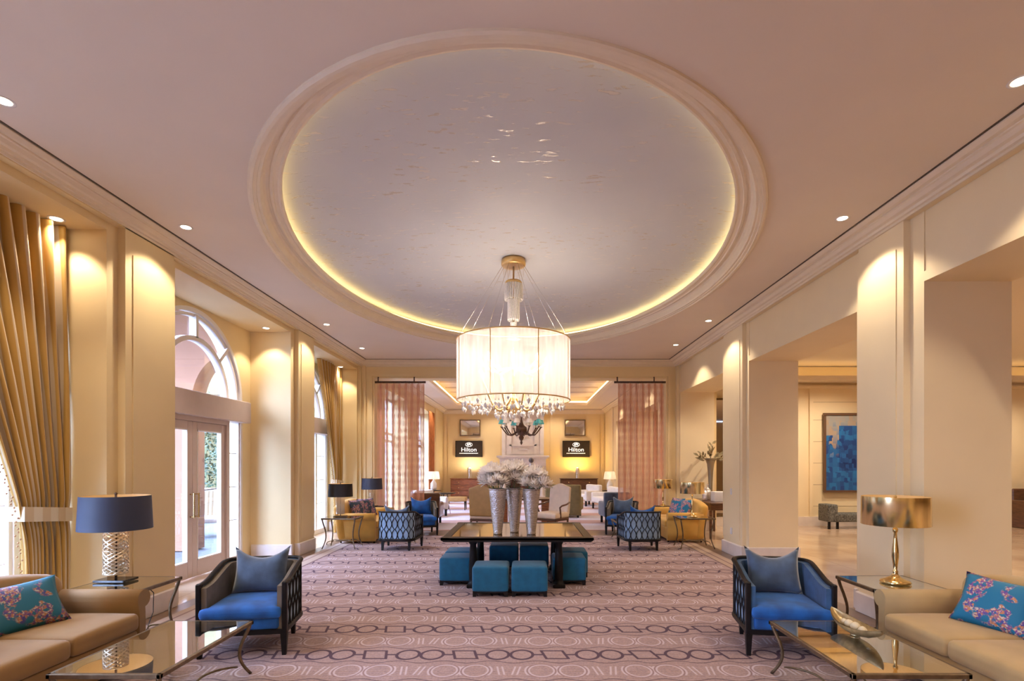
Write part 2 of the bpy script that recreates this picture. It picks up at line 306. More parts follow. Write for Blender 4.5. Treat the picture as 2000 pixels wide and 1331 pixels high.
# ---------------------------------------------------------------- mesh helpers
class B:
    def __init__(s): s.bm = bmesh.new(); s.M = Matrix.Identity(4); s.uv = None
    def _v(s, co): return s.bm.verts.new(s.M @ Vector(co))
    def face(s, vs, smooth=False):
        try: f = s.bm.faces.new(vs); f.smooth = smooth; return f
        except ValueError: return None
    def box(s, x0, x1, y0, y1, z0, z1, bev=0, seg=1):
        v = [s._v((x, y, z)) for x in (x0, x1) for y in (y0, y1) for z in (z0, z1)]
        fs = [s.face([v[i] for i in q]) for q in ((0, 1, 3, 2), (4, 6, 7, 5), (0, 4, 5, 1), (2, 3, 7, 6), (0, 2, 6, 4), (1, 5, 7, 3))]
        if bev:
            es = list({e for f in fs for e in f.edges})
            bmesh.ops.bevel(s.bm, geom=es, offset=bev, segments=seg, affect='EDGES', profile=.6)
        return s
    def tube(s, pts, r, n=8, closed=False, flat=None, cap=True):
        P = [Vector(p) for p in pts]; N = len(P); rs = r if isinstance(r, (list, tuple)) else [r]*N
        rings = []; up = None
        for i, p in enumerate(P):
            if closed: t = P[(i+1) % N]-P[i-1]
            else: t = P[min(i+1, N-1)]-P[max(i-1, 0)]
            t.normalize()
            if up is None:
                up = Vector((0, 0, 1)) if abs(t.z) < .9 else Vector((1, 0, 0))
            a = (up - t*up.dot(t)).normalized(); b = t.cross(a); up = a
            fa, fb = (1, 1) if not flat else flat
            rings.append([s._v(p + a*math.cos(2*PI*k/n)*rs[i]*fa + b*math.sin(2*PI*k/n)*rs[i]*fb) for k in range(n)])
        for i in range(N if closed else N-1):
            A, C = rings[i], rings[(i+1) % N]
            for k in range(n): s.face([A[k], A[(k+1) % n], C[(k+1) % n], C[k]], n > 4)
        if not closed and cap: s.face(rings[0][::-1]); s.face(rings[-1])
        return s
    def lathe(s, prof, c=(0, 0, 0), n=24, sx=1, sy=1, smooth=True, a0=0, a1=2*PI):
        rings = []; full = abs(a1-a0-2*PI) < 1e-6; cnt = n if full else n+1
        for r, z in prof:
            if r < 1e-5: rings.append([s._v((c[0], c[1], c[2]+z))])
            else: rings.append([s._v((c[0]+r*sx*math.cos(a0+(a1-a0)*k/n), c[1]+r*sy*math.sin(a0+(a1-a0)*k/n), c[2]+z)) for k in range(cnt)])
        for A, C in zip(rings, rings[1:]):
            for k in range(n):
                k2 = (k+1) % cnt
                if len(A) == 1 and len(C) == 1: continue
                if len(A) == 1: s.face([A[0], C[k2], C[k]], smooth)
                elif len(C) == 1: s.face([A[k], A[k2], C[0]], smooth)
                else: s.face([A[k], A[k2], C[k2], C[k]], smooth)
        return s
    def prism(s, poly, axis, a, b, smooth=False):   # poly in the two other axes, extruded along axis
        def mk(p, q):
            return {'x': (q, p[0], p[1]), 'y': (p[0], q, p[1]), 'z': (p[0], p[1], q)}[axis]
        A = [s._v(mk(p, a)) for p in poly]; C = [s._v(mk(p, b)) for p in poly]; n = len(poly)
        for i in range(n): s.face([A[i], A[(i+1) % n], C[(i+1) % n], C[i]], smooth)
        s.face(A[::-1]); s.face(C); return s
    def grid(s, nu, nv, fn, uv=False, smooth=True, both=False):
        V = [[s._v(fn(i/nu, j/nv)) for j in range(nv+1)] for i in range(nu+1)]
        if uv and s.uv is None: s.uv = s.bm.loops.layers.uv.new('UVMap')
        for i in range(nu):
            for j in range(nv):
                f = s.face([V[i][j], V[i+1][j], V[i+1][j+1], V[i][j+1]], smooth)
                if uv and f:
                    for l, q in zip(f.loops, ((i, j), (i+1, j), (i+1, j+1), (i, j+1))): l[s.uv].uv = (q[0]/nu, q[1]/nv)
        return V
    def rbox(s, c, w, d, h, r, bulge=0, mid=5, warp=None):
        def ax(H):
            rr = min(r, H*.98); a = [-H, -H+rr*.12, -H+rr*.4, -H+rr]; m = [(-H+rr)+(2*(H-rr))*k/mid for k in range(1, mid)]
            return a+m+[-q for q in a[::-1]]
        hs = (w/2, d/2, h/2); X, Y, Z = [ax(q) for q in hs]; cache = {}
        def V(i, j, k):
            if (i, j, k) in cache: return cache[(i, j, k)]
            p = Vector((X[i], Y[j], Z[k]))
            q = Vector([max(-(H-min(r, H*.98)), min(H-min(r, H*.98), v)) for H, v in zip(hs, p)])
            dd = p-q; L = dd.length
            if L > 1e-9: p = q+dd/L*min(r, min(hs)*.98) if True else p
            fx = 1-(p.x/hs[0])**2; fy = 1-(p.y/hs[1])**2
            if bulge: p.z += bulge*max(0, fx)*max(0, fy)*(p.z/hs[2])
            if warp: p = Vector(warp(p))
            cache[(i, j, k)] = s._v(p+Vector(c)); return cache[(i, j, k)]
        a, b2, e = len(X)-1, len(Y)-1, len(Z)-1
        for i in range(a):
            for j in range(b2):
                s.face([V(i, j, 0), V(i, j+1, 0), V(i+1, j+1, 0), V(i+1, j, 0)], True); s.face([V(i, j, e), V(i+1, j, e), V(i+1, j+1, e), V(i, j+1, e)], True)
        for i in range(a):
            for k in range(e):
                s.face([V(i, 0, k), V(i+1, 0, k), V(i+1, 0, k+1), V(i, 0, k+1)], True); s.face([V(i, b2, k), V(i, b2, k+1), V(i+1, b2, k+1), V(i+1, b2, k)], True)
        for j in range(b2):
            for k in range(e):
                s.face([V(0, j, k), V(0, j, k+1), V(0, j+1, k+1), V(0, j+1, k)], True); s.face([V(a, j, k), V(a, j+1, k), V(a, j+1, k+1), V(a, j, k+1)], True)
        return s
    def pillow(s, wd, ht, t, sag=0, n=14):      # stands in local XZ, thickness along Y, bottom centre at origin
        def f(side):
            def g(a, b):
                x, z = 2*a-1, 2*b-1
                th = t*(max(0, 1-abs(x)**3)*max(0, 1-abs(z)**3))**.55
                px = x*wd/2*(1-.10*(1-z*z)); pz = z*ht/2*(1-.08*(1-x*x)) - sag*(1-x*x)*b
                return (px, side*th/2, pz+ht/2)
            return g
        s.grid(n, n, f(-1)); s.grid(n, n, f(1)); return s
def obj(name, b, m, parent=None, label=None):
    bmesh.ops.remove_doubles(b.bm, verts=b.bm.verts, dist=1e-5)
    bmesh.ops.recalc_face_normals(b.bm, faces=b.bm.faces)
    me = bpy.data.meshes.new(name); b.bm.to_mesh(me); b.bm.free()
    for q in (m if isinstance(m, (list, tuple)) else [m]): me.materials.append(q)
    o = bpy.data.objects.new(name, me); COL.objects.link(o)
    if parent: o.parent = parent
    if label: o['label'] = label
    return o
def tag(o, label, cat, group=None, loc=None, rz=None):
    o['label'] = label; o['category'] = cat
    if group: o['group'] = group
    if loc: o.location = loc
    if rz is not None: o.rotation_euler = (0, 0, rz)
    return o
def thing(name, label, cat, loc=(0, 0, 0), rz=0, group=None):
    o = bpy.data.objects.new(name, None); COL.objects.link(o); o.empty_display_size = .1
    return tag(o, label, cat, group, loc, rz)
def struct(name, b, m, parent=None, label=None):
    o = obj(name, b, m, parent, label)
    if not parent: o['kind'] = 'structure'
    return o
def dup(root, loc, rz=None, label=None, group=None):
    r = root.copy(); COL.objects.link(r); r.location = loc
    if rz is not None: r.rotation_euler = (0, 0, rz)
    if label: r['label'] = label
    if group: r['group'] = group
    for ch in list(root.children):
        c = ch.copy(); COL.objects.link(c); c.parent = r
        for g in list(ch.children):
            d = g.copy(); COL.objects.link(d); d.parent = c
    return r
def setmat(root, old, new):
    for ch in [root]+list(root.children_recursive):
        if ch.type == 'MESH' and old.name in [m.name for m in ch.data.materials if m]:
            ch.data = ch.data.copy()
            for i, m in enumerate(ch.data.materials):
                if m == old: ch.data.materials[i] = new

# ================================================================ SETTING
ZC = 4.43; LW, LF, RW, RF = -4.35, -4.27, 4.0, 3.93      # wall planes and pilaster faces
XW = -5.10                                               # window wall
YB = -5.0; YE = 13.8
LBAYS = [(-2.4, 1.1), (2.0, 5.48), (6.55, 9.78), (10.78, 13.62)]
LPIL = [(1.23, 1.9), (5.63, 6.41), (9.93, 10.65)]
# ---- floor
b = B(); b.box(-5.3, 17.5, YB, 28, -.2, 0); struct('floor', b, MARBLE)
b = B(); b.box(-4.05, 3.68, YB+.3, 12.6, -.02, .012); o = struct('floor_carpet', b, CARPET); o.name = 'carpet'; del o['kind']
tag(o, 'rose and plum carpet woven with rings and squares covering the near lounge floor', 'carpet')
b = B(); b.box(-4.27, -4.05, YB, 13.8, -.02, .004); b.box(3.68, 3.93, YB, 13.8, -.02, .004); b.box(-4.1, 3.7, 12.6, 13.62, -.02, .004); struct('trim_1', b, DKBORDER)
b = B(); b.box(-3.94, 3.67, 13.62, 25.6, -.02, .012); o = obj('carpet', b, FCARPET)
tag(o, 'rose carpet with pale lavender daylight painted in bands, in the far lounge beyond the bead curtains', 'carpet')

# ---- left wall
def arch_slab(b, x0, x1, y0, y1, z0, z1, cy, rw, rh, zs, n=28, axis='x'):
    """slab between x0 and x1 with an arched opening reaching the floor (z0)"""
    pts = [(cy-rw*math.cos(PI*k/n), zs+rh*math.sin(PI*k/n)) for k in range(n+1)]
    def V(x, y, z): return b._v((x, y, z) if axis == 'x' else (y, x, z))
    for x in (x0, x1):
        b.face([V(x, y0, z0), V(x, cy-rw, z0), V(x, cy-rw, zs), V(x, cy-rw, z1), V(x, y0, z1)])
        b.face([V(x, y1, z0), V(x, cy+rw, z0), V(x, cy+rw, zs), V(x, cy+rw, z1), V(x, y1, z1)])
        for p, q in zip(pts, pts[1:]): b.face([V(x, *p), V(x, *q), V(x, q[0], z1), V(x, p[0], z1)])
    ring = [(cy-rw, z0)]+pts+[(cy+rw, z0)]
    for p, q in zip(ring, ring[1:]): b.face([V(x0, *p), V(x0, *q), V(x1, *q), V(x1, *p)], True)
    b.face([V(x0, y0, z1), V(x1, y0, z1), V(x1, y1, z1), V(x0, y1, z1)])
    b.face([V(x0, y0, z0), V(x1, y0, z0), V(x1, y0, z1), V(x0, y0, z1)]); b.face([V(x0, y1, z0), V(x1, y1, z0), V(x1, y1, z1), V(x0, y1, z1)])
SOFF = 4.18
b = B()
segs = [YB]+[q for bay in LBAYS for q in bay]+[YE]
for i in range(0, len(segs), 2): b.box(-5.2, LW, segs[i], segs[i+1], 0, ZC)
for y0, y1 in LBAYS: b.box(-5.2, LW, y0, y1, SOFF, ZC)
for y0, y1 in LPIL:
    b.box(LW-.01, LF, y0, y1, 0, ZC-.13); b.box(LF-.002, LF+.012, y0+.10, y1-.003, .33, ZC-.42)
b.box(LW-.01, LF, YB, YE, 4.26, ZC-.1)
b.box(LW-.01, LF+.0, 13.70, YE, 0, ZC-.1)
WR = 1.30; WC = [c for c in (-.65, 4.0, 8.17, 12.25)]
for (y0, y1), c in zip(LBAYS, WC): arch_slab(b, -5.35, XW, y0-.1, y1+.1, 0, ZC, c, WR, WR, 2.84)
struct('wall_left', b, WALL)
b = B()
for y0, y1 in LPIL: b.box(LW, LF+.035, y0-.02, y1+.02, 0, .24, .012); b.box(-5.08, LW, y1+.0, y1+.02, 0, .01)
for y0, y1 in LBAYS: b.box(-5.08, LW+.03, y1-.03, y1+.04, 0, .24, .01); b.box(-5.08, LW+.03, y0-.04, y0+.03, 0, .24, .01)
b.box(LW, LF+.03, 13.68, YE, 0, .24)
struct('baseboard_left', b, BASE)

# windows: frame ring, inner ring, spokes, transom, mullions, panes
def window(idx, c, door=False):
    x1 = XW+.02; x0 = XW-.12
    b = B()
    def ring(r0, r1, xa, xb, zs=2.84, full=True):
        n = 32; P0 = [(c-r0*math.cos(PI*k/n), zs+r0*math.sin(PI*k/n)) for k in range(n+1)]; P1 = [(c-r1*math.cos(PI*k/n), zs+r1*math.sin(PI*k/n)) for k in range(n+1)]
        for k in range(n):
            A = [b._v((x, *p)) for x in (xa, xb) for p in (P0[k], P0[k+1], P1[k+1], P1[k])]
            b.face(A[0:4]); b.face(A[4:8]); b.face([A[0], A[1], A[5], A[4]], True); b.face([A[3], A[2], A[6], A[7]], True)
    for yy in (c-WR, c+WR-.06): b.box(x0, x1, yy, yy+.06, 0, 2.84)
    ring(WR-.06, WR, x0, x1); ring(.80, .87, x0+.03, x1)
    ring(WR-.13, WR-.085, x0+.03, x1-.03)
    for a in (PI/4, PI/2+.0, 3*PI/4):
        y_, z_ = math.cos(a), math.sin(a); px, pz = -z_*.03, y_*.03
        poly = [(c+y_*.85+px, 2.84+z_*.85+pz), (c+y_*(WR-.09)+px, 2.84+z_*(WR-.09)+pz), (c+y_*(WR-.09)-px, 2.84+z_*(WR-.09)-pz), (c+y_*.85-px, 2.84+z_*.85-pz)]
        b.prism(poly, 'x', x0+.03, x1)
    w_ = struct('window_%d' % idx, b, WWHITE)
    b = B(); b.box(x0, x1+.16, c-WR+.0, c+WR-.0, 2.46, 2.83, .01); obj('transom_panel', b, WFRAME, w_, 'mauve painted transom panel')
    b = B(); b.grid(1, 1, lambda u, v: (XW-.05, c-WR+.03+u*(2*WR-.06), 2.83+v*(WR+.0)) , smooth=False)
    # keep only inside the arch: build as fan
    b.bm.free(); b.bm = bmesh.new(); n = 28
    vs = [b._v((XW-.05, c-(WR-.03)*math.cos(PI*k/n), 2.84+(WR-.03)*math.sin(PI*k/n))) for k in range(n+1)]; b.face(vs)
    obj('arch_glass', b, PANE, w_)
    # lower lights
    if door:
        spans = [(c-WR+.06, 7.02), (8.92, c+WR-.06)]
    else:
        spans = [(c-WR+.06+k*(2*WR-.12)/4, c-WR+.06+(k+1)*(2*WR-.12)/4) for k in range(4)]
    for s0, s1 in spans:
        b = B(); fr = .035
        b.box(x0+.02, x1-.02, s0, s0+fr, .12, 2.46); b.box(x0+.02, x1-.02, s1-fr, s1, .12, 2.46); b.box(x0+.02, x1-.02, s0, s1, 0, .12)
        for z in (.75, 1.33, 1.92): b.box(x0+.06, x1-.06, s0, s1, z-.008, z+.008)
        sd = obj('sidelight_frame', b, WWHITE, w_)
        b = B(); b.grid(1, 1, lambda u, v: (XW-.05, s0+fr+u*(s1-s0-2*fr), .12+v*2.34), smooth=False); obj('pane', b, PANE, sd)
    return w_
window(1, WC[0]); window(2, WC[1]); window(3, WC[2], True); window(4, WC[3])
def door_leaf(idx, y0, y1, hinge_far):
    x0, x1 = -5.10, -5.03; st = .115
    b = B()
    b.box(x0, x1, y0, y0+st, .02, 2.38, .006); b.box(x0, x1, y1-st, y1, .02, 2.38, .006)
    b.box(x0, x1, y0+st, y1-st, .02, .26); b.box(x0, x1, y0+st, y1-st, 2.26, 2.38)
    d = struct('door_%d' % idx, b, WFRAME)
    b = B()
    for a0, a1, z0, z1 in ((y0+st, y0+st+.018, .26, 2.26), (y1-st-.018, y1-st, .26, 2.26), (y0+st, y1-st, .26, .278), (y0+st, y1-st, 2.242, 2.26)): b.box(x0+.01, x1+.004, a0, a1, z0, z1)
    obj('glazing_bead', b, WWHITE, d)
    b = B(); b.grid(1, 1, lambda u, v: (-5.065, y0+st+u*(y1-y0-2*st), .26+v*2.0), smooth=False); obj('pane', b, PANE, d)
    hy = y0+st/2 if hinge_far else y1-st/2
    b = B(); pts = [(x1+.06, hy, .92+.38*k/24) for k in range(25)]
    b.tube(pts, [.011+.006*abs(math.sin(PI*k/2)) for k in range(25)], 8)
    b.tube([(x1, hy, .94), (x1+.06, hy, .94)], .009, 8); b.tube([(x1, hy, 1.28), (x1+.06, hy, 1.28)], .009, 8)
    obj('pull_handle', b, BRASS, d, 'brass beaded pull handle')
door_leaf(1, 7.10, 7.968, False); door_leaf(2, 7.972, 8.84, True)
b = B(); b.box(-5.12, -5.0, 7.02, 7.10, 0, 2.46); b.box(-5.12, -5.0, 8.84, 8.92, 0, 2.46); b.box(-5.12, -5.0, 7.10, 8.84, 2.385, 2.46)
struct('trim_2', b, WFRAME)
for c in WC: portal(-5.45, c, 2.1, 2.5, 4.0)

# ---- right wall
b = B()
RBAYS = [(-2.5, 1.0), (1.9, 5.29), (6.36, 9.43), (10.56, 13.62)]
RPIL = [(1.12, 1.78), (5.48, 6.22), (9.55, 10.46)]
segs = [YB]+[q for bay in RBAYS for q in bay]+[YE]
for i in range(0, len(segs), 2): b.box(RW, 4.88, segs[i], segs[i+1], 0, ZC)
for y0, y1 in RBAYS:
    b.box(RW+.012, 4.88, y0, y1, 3.68, ZC); b.box(RW, 4.88, y0, y1, 3.575, 3.675)
for y0, y1 in RPIL: b.box(RF, RW+.01, y0, y1, 0, ZC-.13); b.box(RF-.012, RF+.002, y0+.10, y1-.003, .33, ZC-.42)
b.box(RF, RW+.01, YB, YE, 4.28, ZC-.1); b.box(RF, RW+.01, 13.70, YE, 0, ZC-.1)
struct('wall_right', b, WALLR)
b = B()
for y0, y1 in RPIL: b.box(RF-.035, RW, y0-.02, y1+.02, 0, .24, .012)
for y0, y1 in RBAYS: b.box(RW-.03, 4.91, y1-.03, y1+.04, 0, .24, .01); b.box(RW-.03, 4.91, y0-.04, y0+.03, 0, .24, .01)
struct('baseboard_right', b, BASE)
# small wall plates on the far right pilaster
b = B(); b.box(RF-.024, RF-.01, 10.0, 10.06, 1.15, 1.27); tag(obj('light_switch', b, WHITE), 'small white switch plate on the face of the far right pilaster', 'switch')
b = B(); b.box(RF-.024, RF-.01, 9.98, 10.06, .40, .52); tag(obj('wall_socket', b, WHITE), 'small white socket plate low on the far right pilaster', 'socket')

# ---- end wall with wide opening
b = B(); EO0, EO1, EZ = -3.95, 3.68, 3.97
b.box(-5.3, EO0, YE, YE+.45, 0, ZC); b.box(EO1, 5.0, YE, YE+.45, 0, ZC); b.box(EO0, EO1, YE, YE+.45, EZ, ZC)
b.box(-4.27, EO0-.22, YE-.03, YE, 0, 4.3); b.box(EO0-.14, EO0-.05, YE-.03, YE, 0, EZ+.06); b.box(EO1+.05, EO1+.14, YE-.03, YE, 0, EZ+.06)
b.box(EO0-.14, EO1+.14, YE-.03, YE, EZ+.05, EZ+.12)
struct('wall_end', b, WALL)
b = B(); b.box(-4.27, EO0+.02, YE-.05, YE+.46, 0, .24, .01); b.box(EO1-.02, 3.95, YE-.05, YE+.46, 0, .24, .01); struct('baseboard_end', b, BASE)
b = B(); b.box(-5.3, 5.0, YB-.3, YB, 0, ZC); struct('wall_behind', b, WALL)

# ---- crown moulding
def crown(b, path_axis, a0, a1, wallc, outc, sgn=1):
    """stepped profile from the wall line (low) to the ceiling line (out)"""
    W = outc-wallc
    prof = [(0, 4.27), (W*.10, 4.27), (W*.10, 4.295), (W*.22, 4.30), (W*.26, 4.325), (W*.42, 4.335), (W*.55, 4.365), (W*.62, 4.372), (W*.62, 4.385), (W*.80, 4.39), (W*.96, 4.41), (W, 4.415), (W, 4.44), (0, 4.44)]
    b.prism([(wallc+p, z) for p, z in prof], path_axis, a0, a1)
b = B(); crown(b, 'y', YB, YE, LF, -4.12); crown(b, 'y', YB, YE, RF, 3.72)
W = [(0, 4.27), (.02, 4.27), (.02, 4.295), (.045, 4.3), (.05, 4.325), (.085, 4.335), (.11, 4.365), (.125, 4.372), (.125, 4.385), (.16, 4.39), (.19, 4.41), (.2, 4.415), (.2, 4.44), (0, 4.44)]
A = [b._v((-4.27, YE-p, z)) for p, z in W]; C = [b._v((3.95, YE-p, z)) for p, z in W]
for i in range(len(W)-1): b.face([A[i], A[i+1], C[i+1], C[i]])
struct('trim_3', b, TRIM)
b = B(); b.box(-4.12, -4.10, YB, 13.6, ZC-.006, ZC+.01); b.box(3.70, 3.72, YB, 13.6, ZC-.006, ZC+.01); b.box(-4.12, 3.72, 13.58, 13.6, ZC-.006, ZC+.01)
struct('trim_4', b, GAP)

# ---- ceiling with oval opening
DX, DY, DA, DB = -.173, 7.74, 3.11, 4.50
def ell(a, bb, k, n, z): t = 2*PI*k/n; return (DX+a*math.cos(t), DY+bb*math.sin(t), z)
NE = 96
b = B(); x0, x1, y0, y1 = -5.4, 5.2, YB, 14.1
def rectpt(k):
    t = 2*PI*k/NE; cx, sy = math.cos(t), math.sin(t)
    s = min([(q) for q in ((x1-DX)/cx if cx > 1e-6 else 1e9, (x0-DX)/cx if cx < -1e-6 else 1e9, (y1-DY)/sy if sy > 1e-6 else 1e9, (y0-DY)/sy if sy < -1e-6 else 1e9)])
    return (DX+cx*s, DY+sy*s, ZC)
E = [b._v(ell(DA-.02, DB-.02, k, NE, ZC)) for k in range(NE)]; R_ = [b._v(rectpt(k)) for k in range(NE)]
for k in range(NE): b.face([E[k], E[(k+1) % NE], R_[(k+1) % NE], R_[k]])
for cx, cy in ((x0, y0), (x1, y0), (x0, y1), (x1, y1)):   # corner triangles
    best = min(range(NE), key=lambda k: (R_[k].co.x-cx)**2+(R_[k].co.y-cy)**2)
    cv = b._v((cx, cy, ZC))
    for k in range(NE):
        p, q = R_[k].co, R_[(k+1) % NE].co
        if abs(p.x-q.x) > 1e-4 and abs(p.y-q.y) > 1e-4 and (abs(p.x-cx) < 1e-3 or abs(q.x-cx) < 1e-3) and (abs(p.y-cy) < 1e-3 or abs(q.y-cy) < 1e-3): b.face([R_[k], R_[(k+1) % NE], cv])
b.box(-5.4, 5.2, YB, 14.1, ZC+.75, ZC+.8)
struct('ceiling', b, CEIL)
b = B()   # oval moulding, stepped
prof = [(0, .01), (0, -.02), (.02, -.03), (.045, -.03), (.05, -.015), (.08, -.012), (.085, .0), (.11, .0), (.12, .02), (.135, .09), (.16, .11), (.19, .11), (.20, .10), (.225, .095), (.235, .11), (.27, .115), (.29, .105), (.31, .11), (.315, .15), (.30, .17), (.10, .17)]
rings = [[b._v((DX+(DA-d)*math.cos(2*PI*k/NE), DY+(DB-d)*math.sin(2*PI*k/NE), ZC+z)) for k in range(NE)] for d, z in prof]
for A, C in zip(rings, rings[1:]):
    for k in range(NE): b.face([A[k], A[(k+1) % NE], C[(k+1) % NE], C[k]], False)
struct('trim_5', b, TRIM)
b = B()
def domez(t): return ZC+.265+.045*(1-t*t)
rings = [[b._v((DX+(DA-.1)*t*math.cos(2*PI*k/NE), DY+(DB-.1)*t*math.sin(2*PI*k/NE), domez(t))) for k in range(NE)] for t in [i/14 for i in range(1, 15)]]
c0 = b._v((DX, DY, domez(0)))
for k in range(NE): b.face([c0, rings[0][k], rings[0][(k+1) % NE]], True)
for A, C in zip(rings, rings[1:]):
    for k in range(NE): b.face([A[k], A[(k+1) % NE], C[(k+1) % NE], C[k]], True)
L = [b._v((v.co.x, v.co.y, ZC+.16)) for v in rings[-1]]
for k in range(NE): b.face([rings[-1][k], rings[-1][(k+1) % NE], L[(k+1) % NE], L[k]], True)
o = struct('ceiling_dome', b, DOMEM); o.name = 'ceiling'
b = B(); b.tube([ell(DA-.22, DB-.22, k, NE, ZC+.195) for k in range(NE)], .012, 6, closed=True); struct('trim_6', b, COVED)

# ---- far lounge
FY = 26.6; FZ = 4.45
b = B()
for y0, y1 in ((14.25, 15.6), (18.6, 20.4), (23.6, FY)): b.box(-4.9, -4.15, y0, y1, 0, FZ)
for y0, y1 in ((15.6, 18.6), (20.4, 23.6)): b.box(-4.9, -4.15, y0, y1, 3.95, FZ)
b.box(-4.15, -4.10, 19.1, 19.9, 0, 4.3); b.box(-4.15, -4.10, 24.2, 24.9, 0, 4.3); b.box(-4.15, -4.08, 14.25, 14.9, 0, 4.3)
wl = struct('wall_far_left', b, WALL)
b = B()
for y0, y1 in ((15.6, 18.6), (20.4, 23.6)):
    for k in range(5): yy = y0+(y1-y0)*k/4; b.box(-4.75, -4.68, yy-.04, yy+.04, 0, 3.95)
    for z in (.1, 2.5, 2.75, 3.9): b.box(-4.75, -4.68, y0, y1, z-.04, z+.04)
struct('window_5', b, WWHITE)
portal(-4.85, 17.1, 2, 3, 3.9); portal(-4.85, 22.0, 2, 3.2, 3.9)
b = B()
for y0, y1 in ((14.25, 16.0), (19.0, 20.6), (23.4, FY)): b.box(4.02, 4.6, y0, y1, 0, FZ)
for y0, y1 in ((16.0, 19.0), (20.6, 23.4)): b.box(4.02, 4.6, y0, y1, 3.6, FZ)
b.box(3.97, 4.02, 19.5, 20.1, 0, 4.3); b.box(3.97, 4.02, 24.0, 24.8, 0, 4.3)
struct('wall_far_right', b, WALLR)
b = B(); b.box(-4.9, 4.6, FY, FY+.3, 0, FZ)
for xa, xb in ((-4.12, -4.0), (-3.9, -1.25), (1.25, 3.75), (3.87, 3.98)): b.box(xa, xb, FY-.03, FY, .3, 4.15)
struct('wall_far_end', b, WALL)
b = B(); T0, T1, TY0, TY1 = -3.15, 2.85, 15.6, 24.4; tz = FZ+.02
b.box(-4.9, T0, 14.1, FY, FZ, FZ+.1); b.box(T1, 4.6, 14.1, FY, FZ, FZ+.1); b.box(T0, T1, 14.1, TY0, FZ, FZ+.1); b.box(T0, T1, TY1, FY, FZ, FZ+.1)
b.box(T0-.3, T1+.3, TY0-.3, TY1+.3, FZ+.40, FZ+.45)
for q in ((T0-.35, T0-.3, TY0-.3, TY1+.3), (T1+.3, T1+.35, TY0-.3, TY1+.3), (T0-.35, T1+.35, TY0-.35, TY0-.3), (T0-.35, T1+.35, TY1+.3, TY1+.35)): b.box(*q, FZ+.05, FZ+.45)
for k in range(1, 6): yy = TY0+(TY1-TY0)*k/6; b.box(T0-.1, T1+.1, yy-.05, yy+.05, FZ+.34, FZ+.4)
o = struct('ceiling_far', b, CEIL)
b = B()
for q in ((T0-.06, T0, TY0, TY1), (T1, T1+.06, TY0, TY1), (T0, T1, TY0-.06, TY0), (T0, T1, TY1, TY1+.06)): b.box(*q, FZ+.10, FZ+.17)
struct('trim_7', b, COVEM)
b = B()
for q in ((T0-.12, T0+.02, TY0-.12, TY1+.12), (T1-.02, T1+.12, TY0-.12, TY1+.12), (T0, T1, TY0-.12, TY0+.02), (T0, T1, TY1-.02, TY1+.12)): b.box(*q, FZ-.03, FZ+.06)
crown(b, 'y', 14.25, FY, -4.12, -3.94); crown(b, 'y', 14.25, FY, 4.0, 3.82)
for z0, z1, p in ((4.22, 4.28, .03), (4.28, 4.36, .09), (4.36, 4.44, .16)): b.box(-4.1, 4.0, FY-p, FY, z0, z1)
struct('trim_8', b, TRIM)
b = B(); b.box(-3.96, -3.94, 14.3, FY-.16, FZ-.008, FZ+.002); b.box(3.82, 3.84, 14.3, FY-.16, FZ-.008, FZ+.002); b.box(-3.96, 3.84, FY-.2, FY-.18, FZ-.008, FZ+.002); struct('trim_9', b, GAP)
b = B(); b.box(-4.1, 4.0, FY-.05, FY, 0, .26); struct('baseboard_far', b, BASE)

# ---- side corridor on the right
CX1, CY1 = 17.4, 14.7
b = B(); b.box(4.9, CX1, CY1, CY1+.3, 0, ZC)
for xa, xb in ((7.5, 7.75), (7.9, 8.0), (4.95, 5.1)): b.box(xa, xb, CY1-.05, CY1, 0, 3.86)
for z in (3.82,): b.box(4.9, CX1, CY1-.1, CY1, z, z+.08)
struct('wall_side_end', b, WALLR)
b = B()
for z in (.55, 1.15, 1.75, 2.35, 2.95, 3.45): b.box(8.0, 13.0, CY1-.004, CY1+.01, z-.006, z+.006)
struct('trim_10', b, mat('groove_paint', (.45, .33, .2), .7))
b = B(); b.box(CX1, CX1+.3, YB, CY1, 0, ZC); b.box(4.9, CX1, YB-.3, YB, 0, ZC); struct('wall_side_right', b, WALLR)
b = B(); b.box(4.88, CX1, YB, CY1+.3, ZC+.02, ZC+.1); struct('ceiling_side', b, mat('ivory_ceiling_paint', (.82, .72, .58), .7))
b = B(); b.box(4.9, CX1, CY1-.55, CY1, 3.98, 4.05); b.box(4.9, CX1, CY1-.55, CY1-.50, 4.05, 4.10); struct('trim_11', b, TRIM)
b = B(); b.box(4.9, CX1, CY1-.45, CY1-.40, 4.06, 4.09); struct('trim_12', b, COVES)
b = B(); b.box(4.9, CX1, CY1-.06, CY1, 0, .26); struct('baseboard_side', b, BASE)

# ---- downlights
def downlight(x, y, z, label, power=60, tz=None, size=108, blend=.35):
    t = thing('downlight', label, 'ceiling light', (x, y, z), 0, 'recessed downlights')
    b = B(); b.lathe([(.050, -.001), (.062, -.006), (.072, -.004), (.075, .004)], n=20); obj('trim_ring', b, WHITE, t)
    b = B(); b.lathe([(0, .0), (.05, -.003)], n=20); obj('lens', b, LAMPON, t)
    if power: spot((x, y, z-.03), power, size, blend)
    return t
LNAMES = ['left ceiling row, nearest the camera', 'left ceiling row, second from the camera', 'left ceiling row, third from the camera', 'left ceiling row, farthest from the camera']
for (x, y), nm in zip(((-3.86, 3.9), (-3.855, 5.99), (-3.84, 10.19), (-3.81, 12.3)), LNAMES): downlight(x, y, ZC, 'round recessed downlight glowing in the '+nm, 85)
for (x, y), nm in zip(((3.47, 3.7), (3.47, 5.77), (3.45, 9.93), (3.41, 11.95)), LNAMES): downlight(x, y, ZC, 'round recessed downlight glowing in the '+nm.replace('left', 'right'), 85)
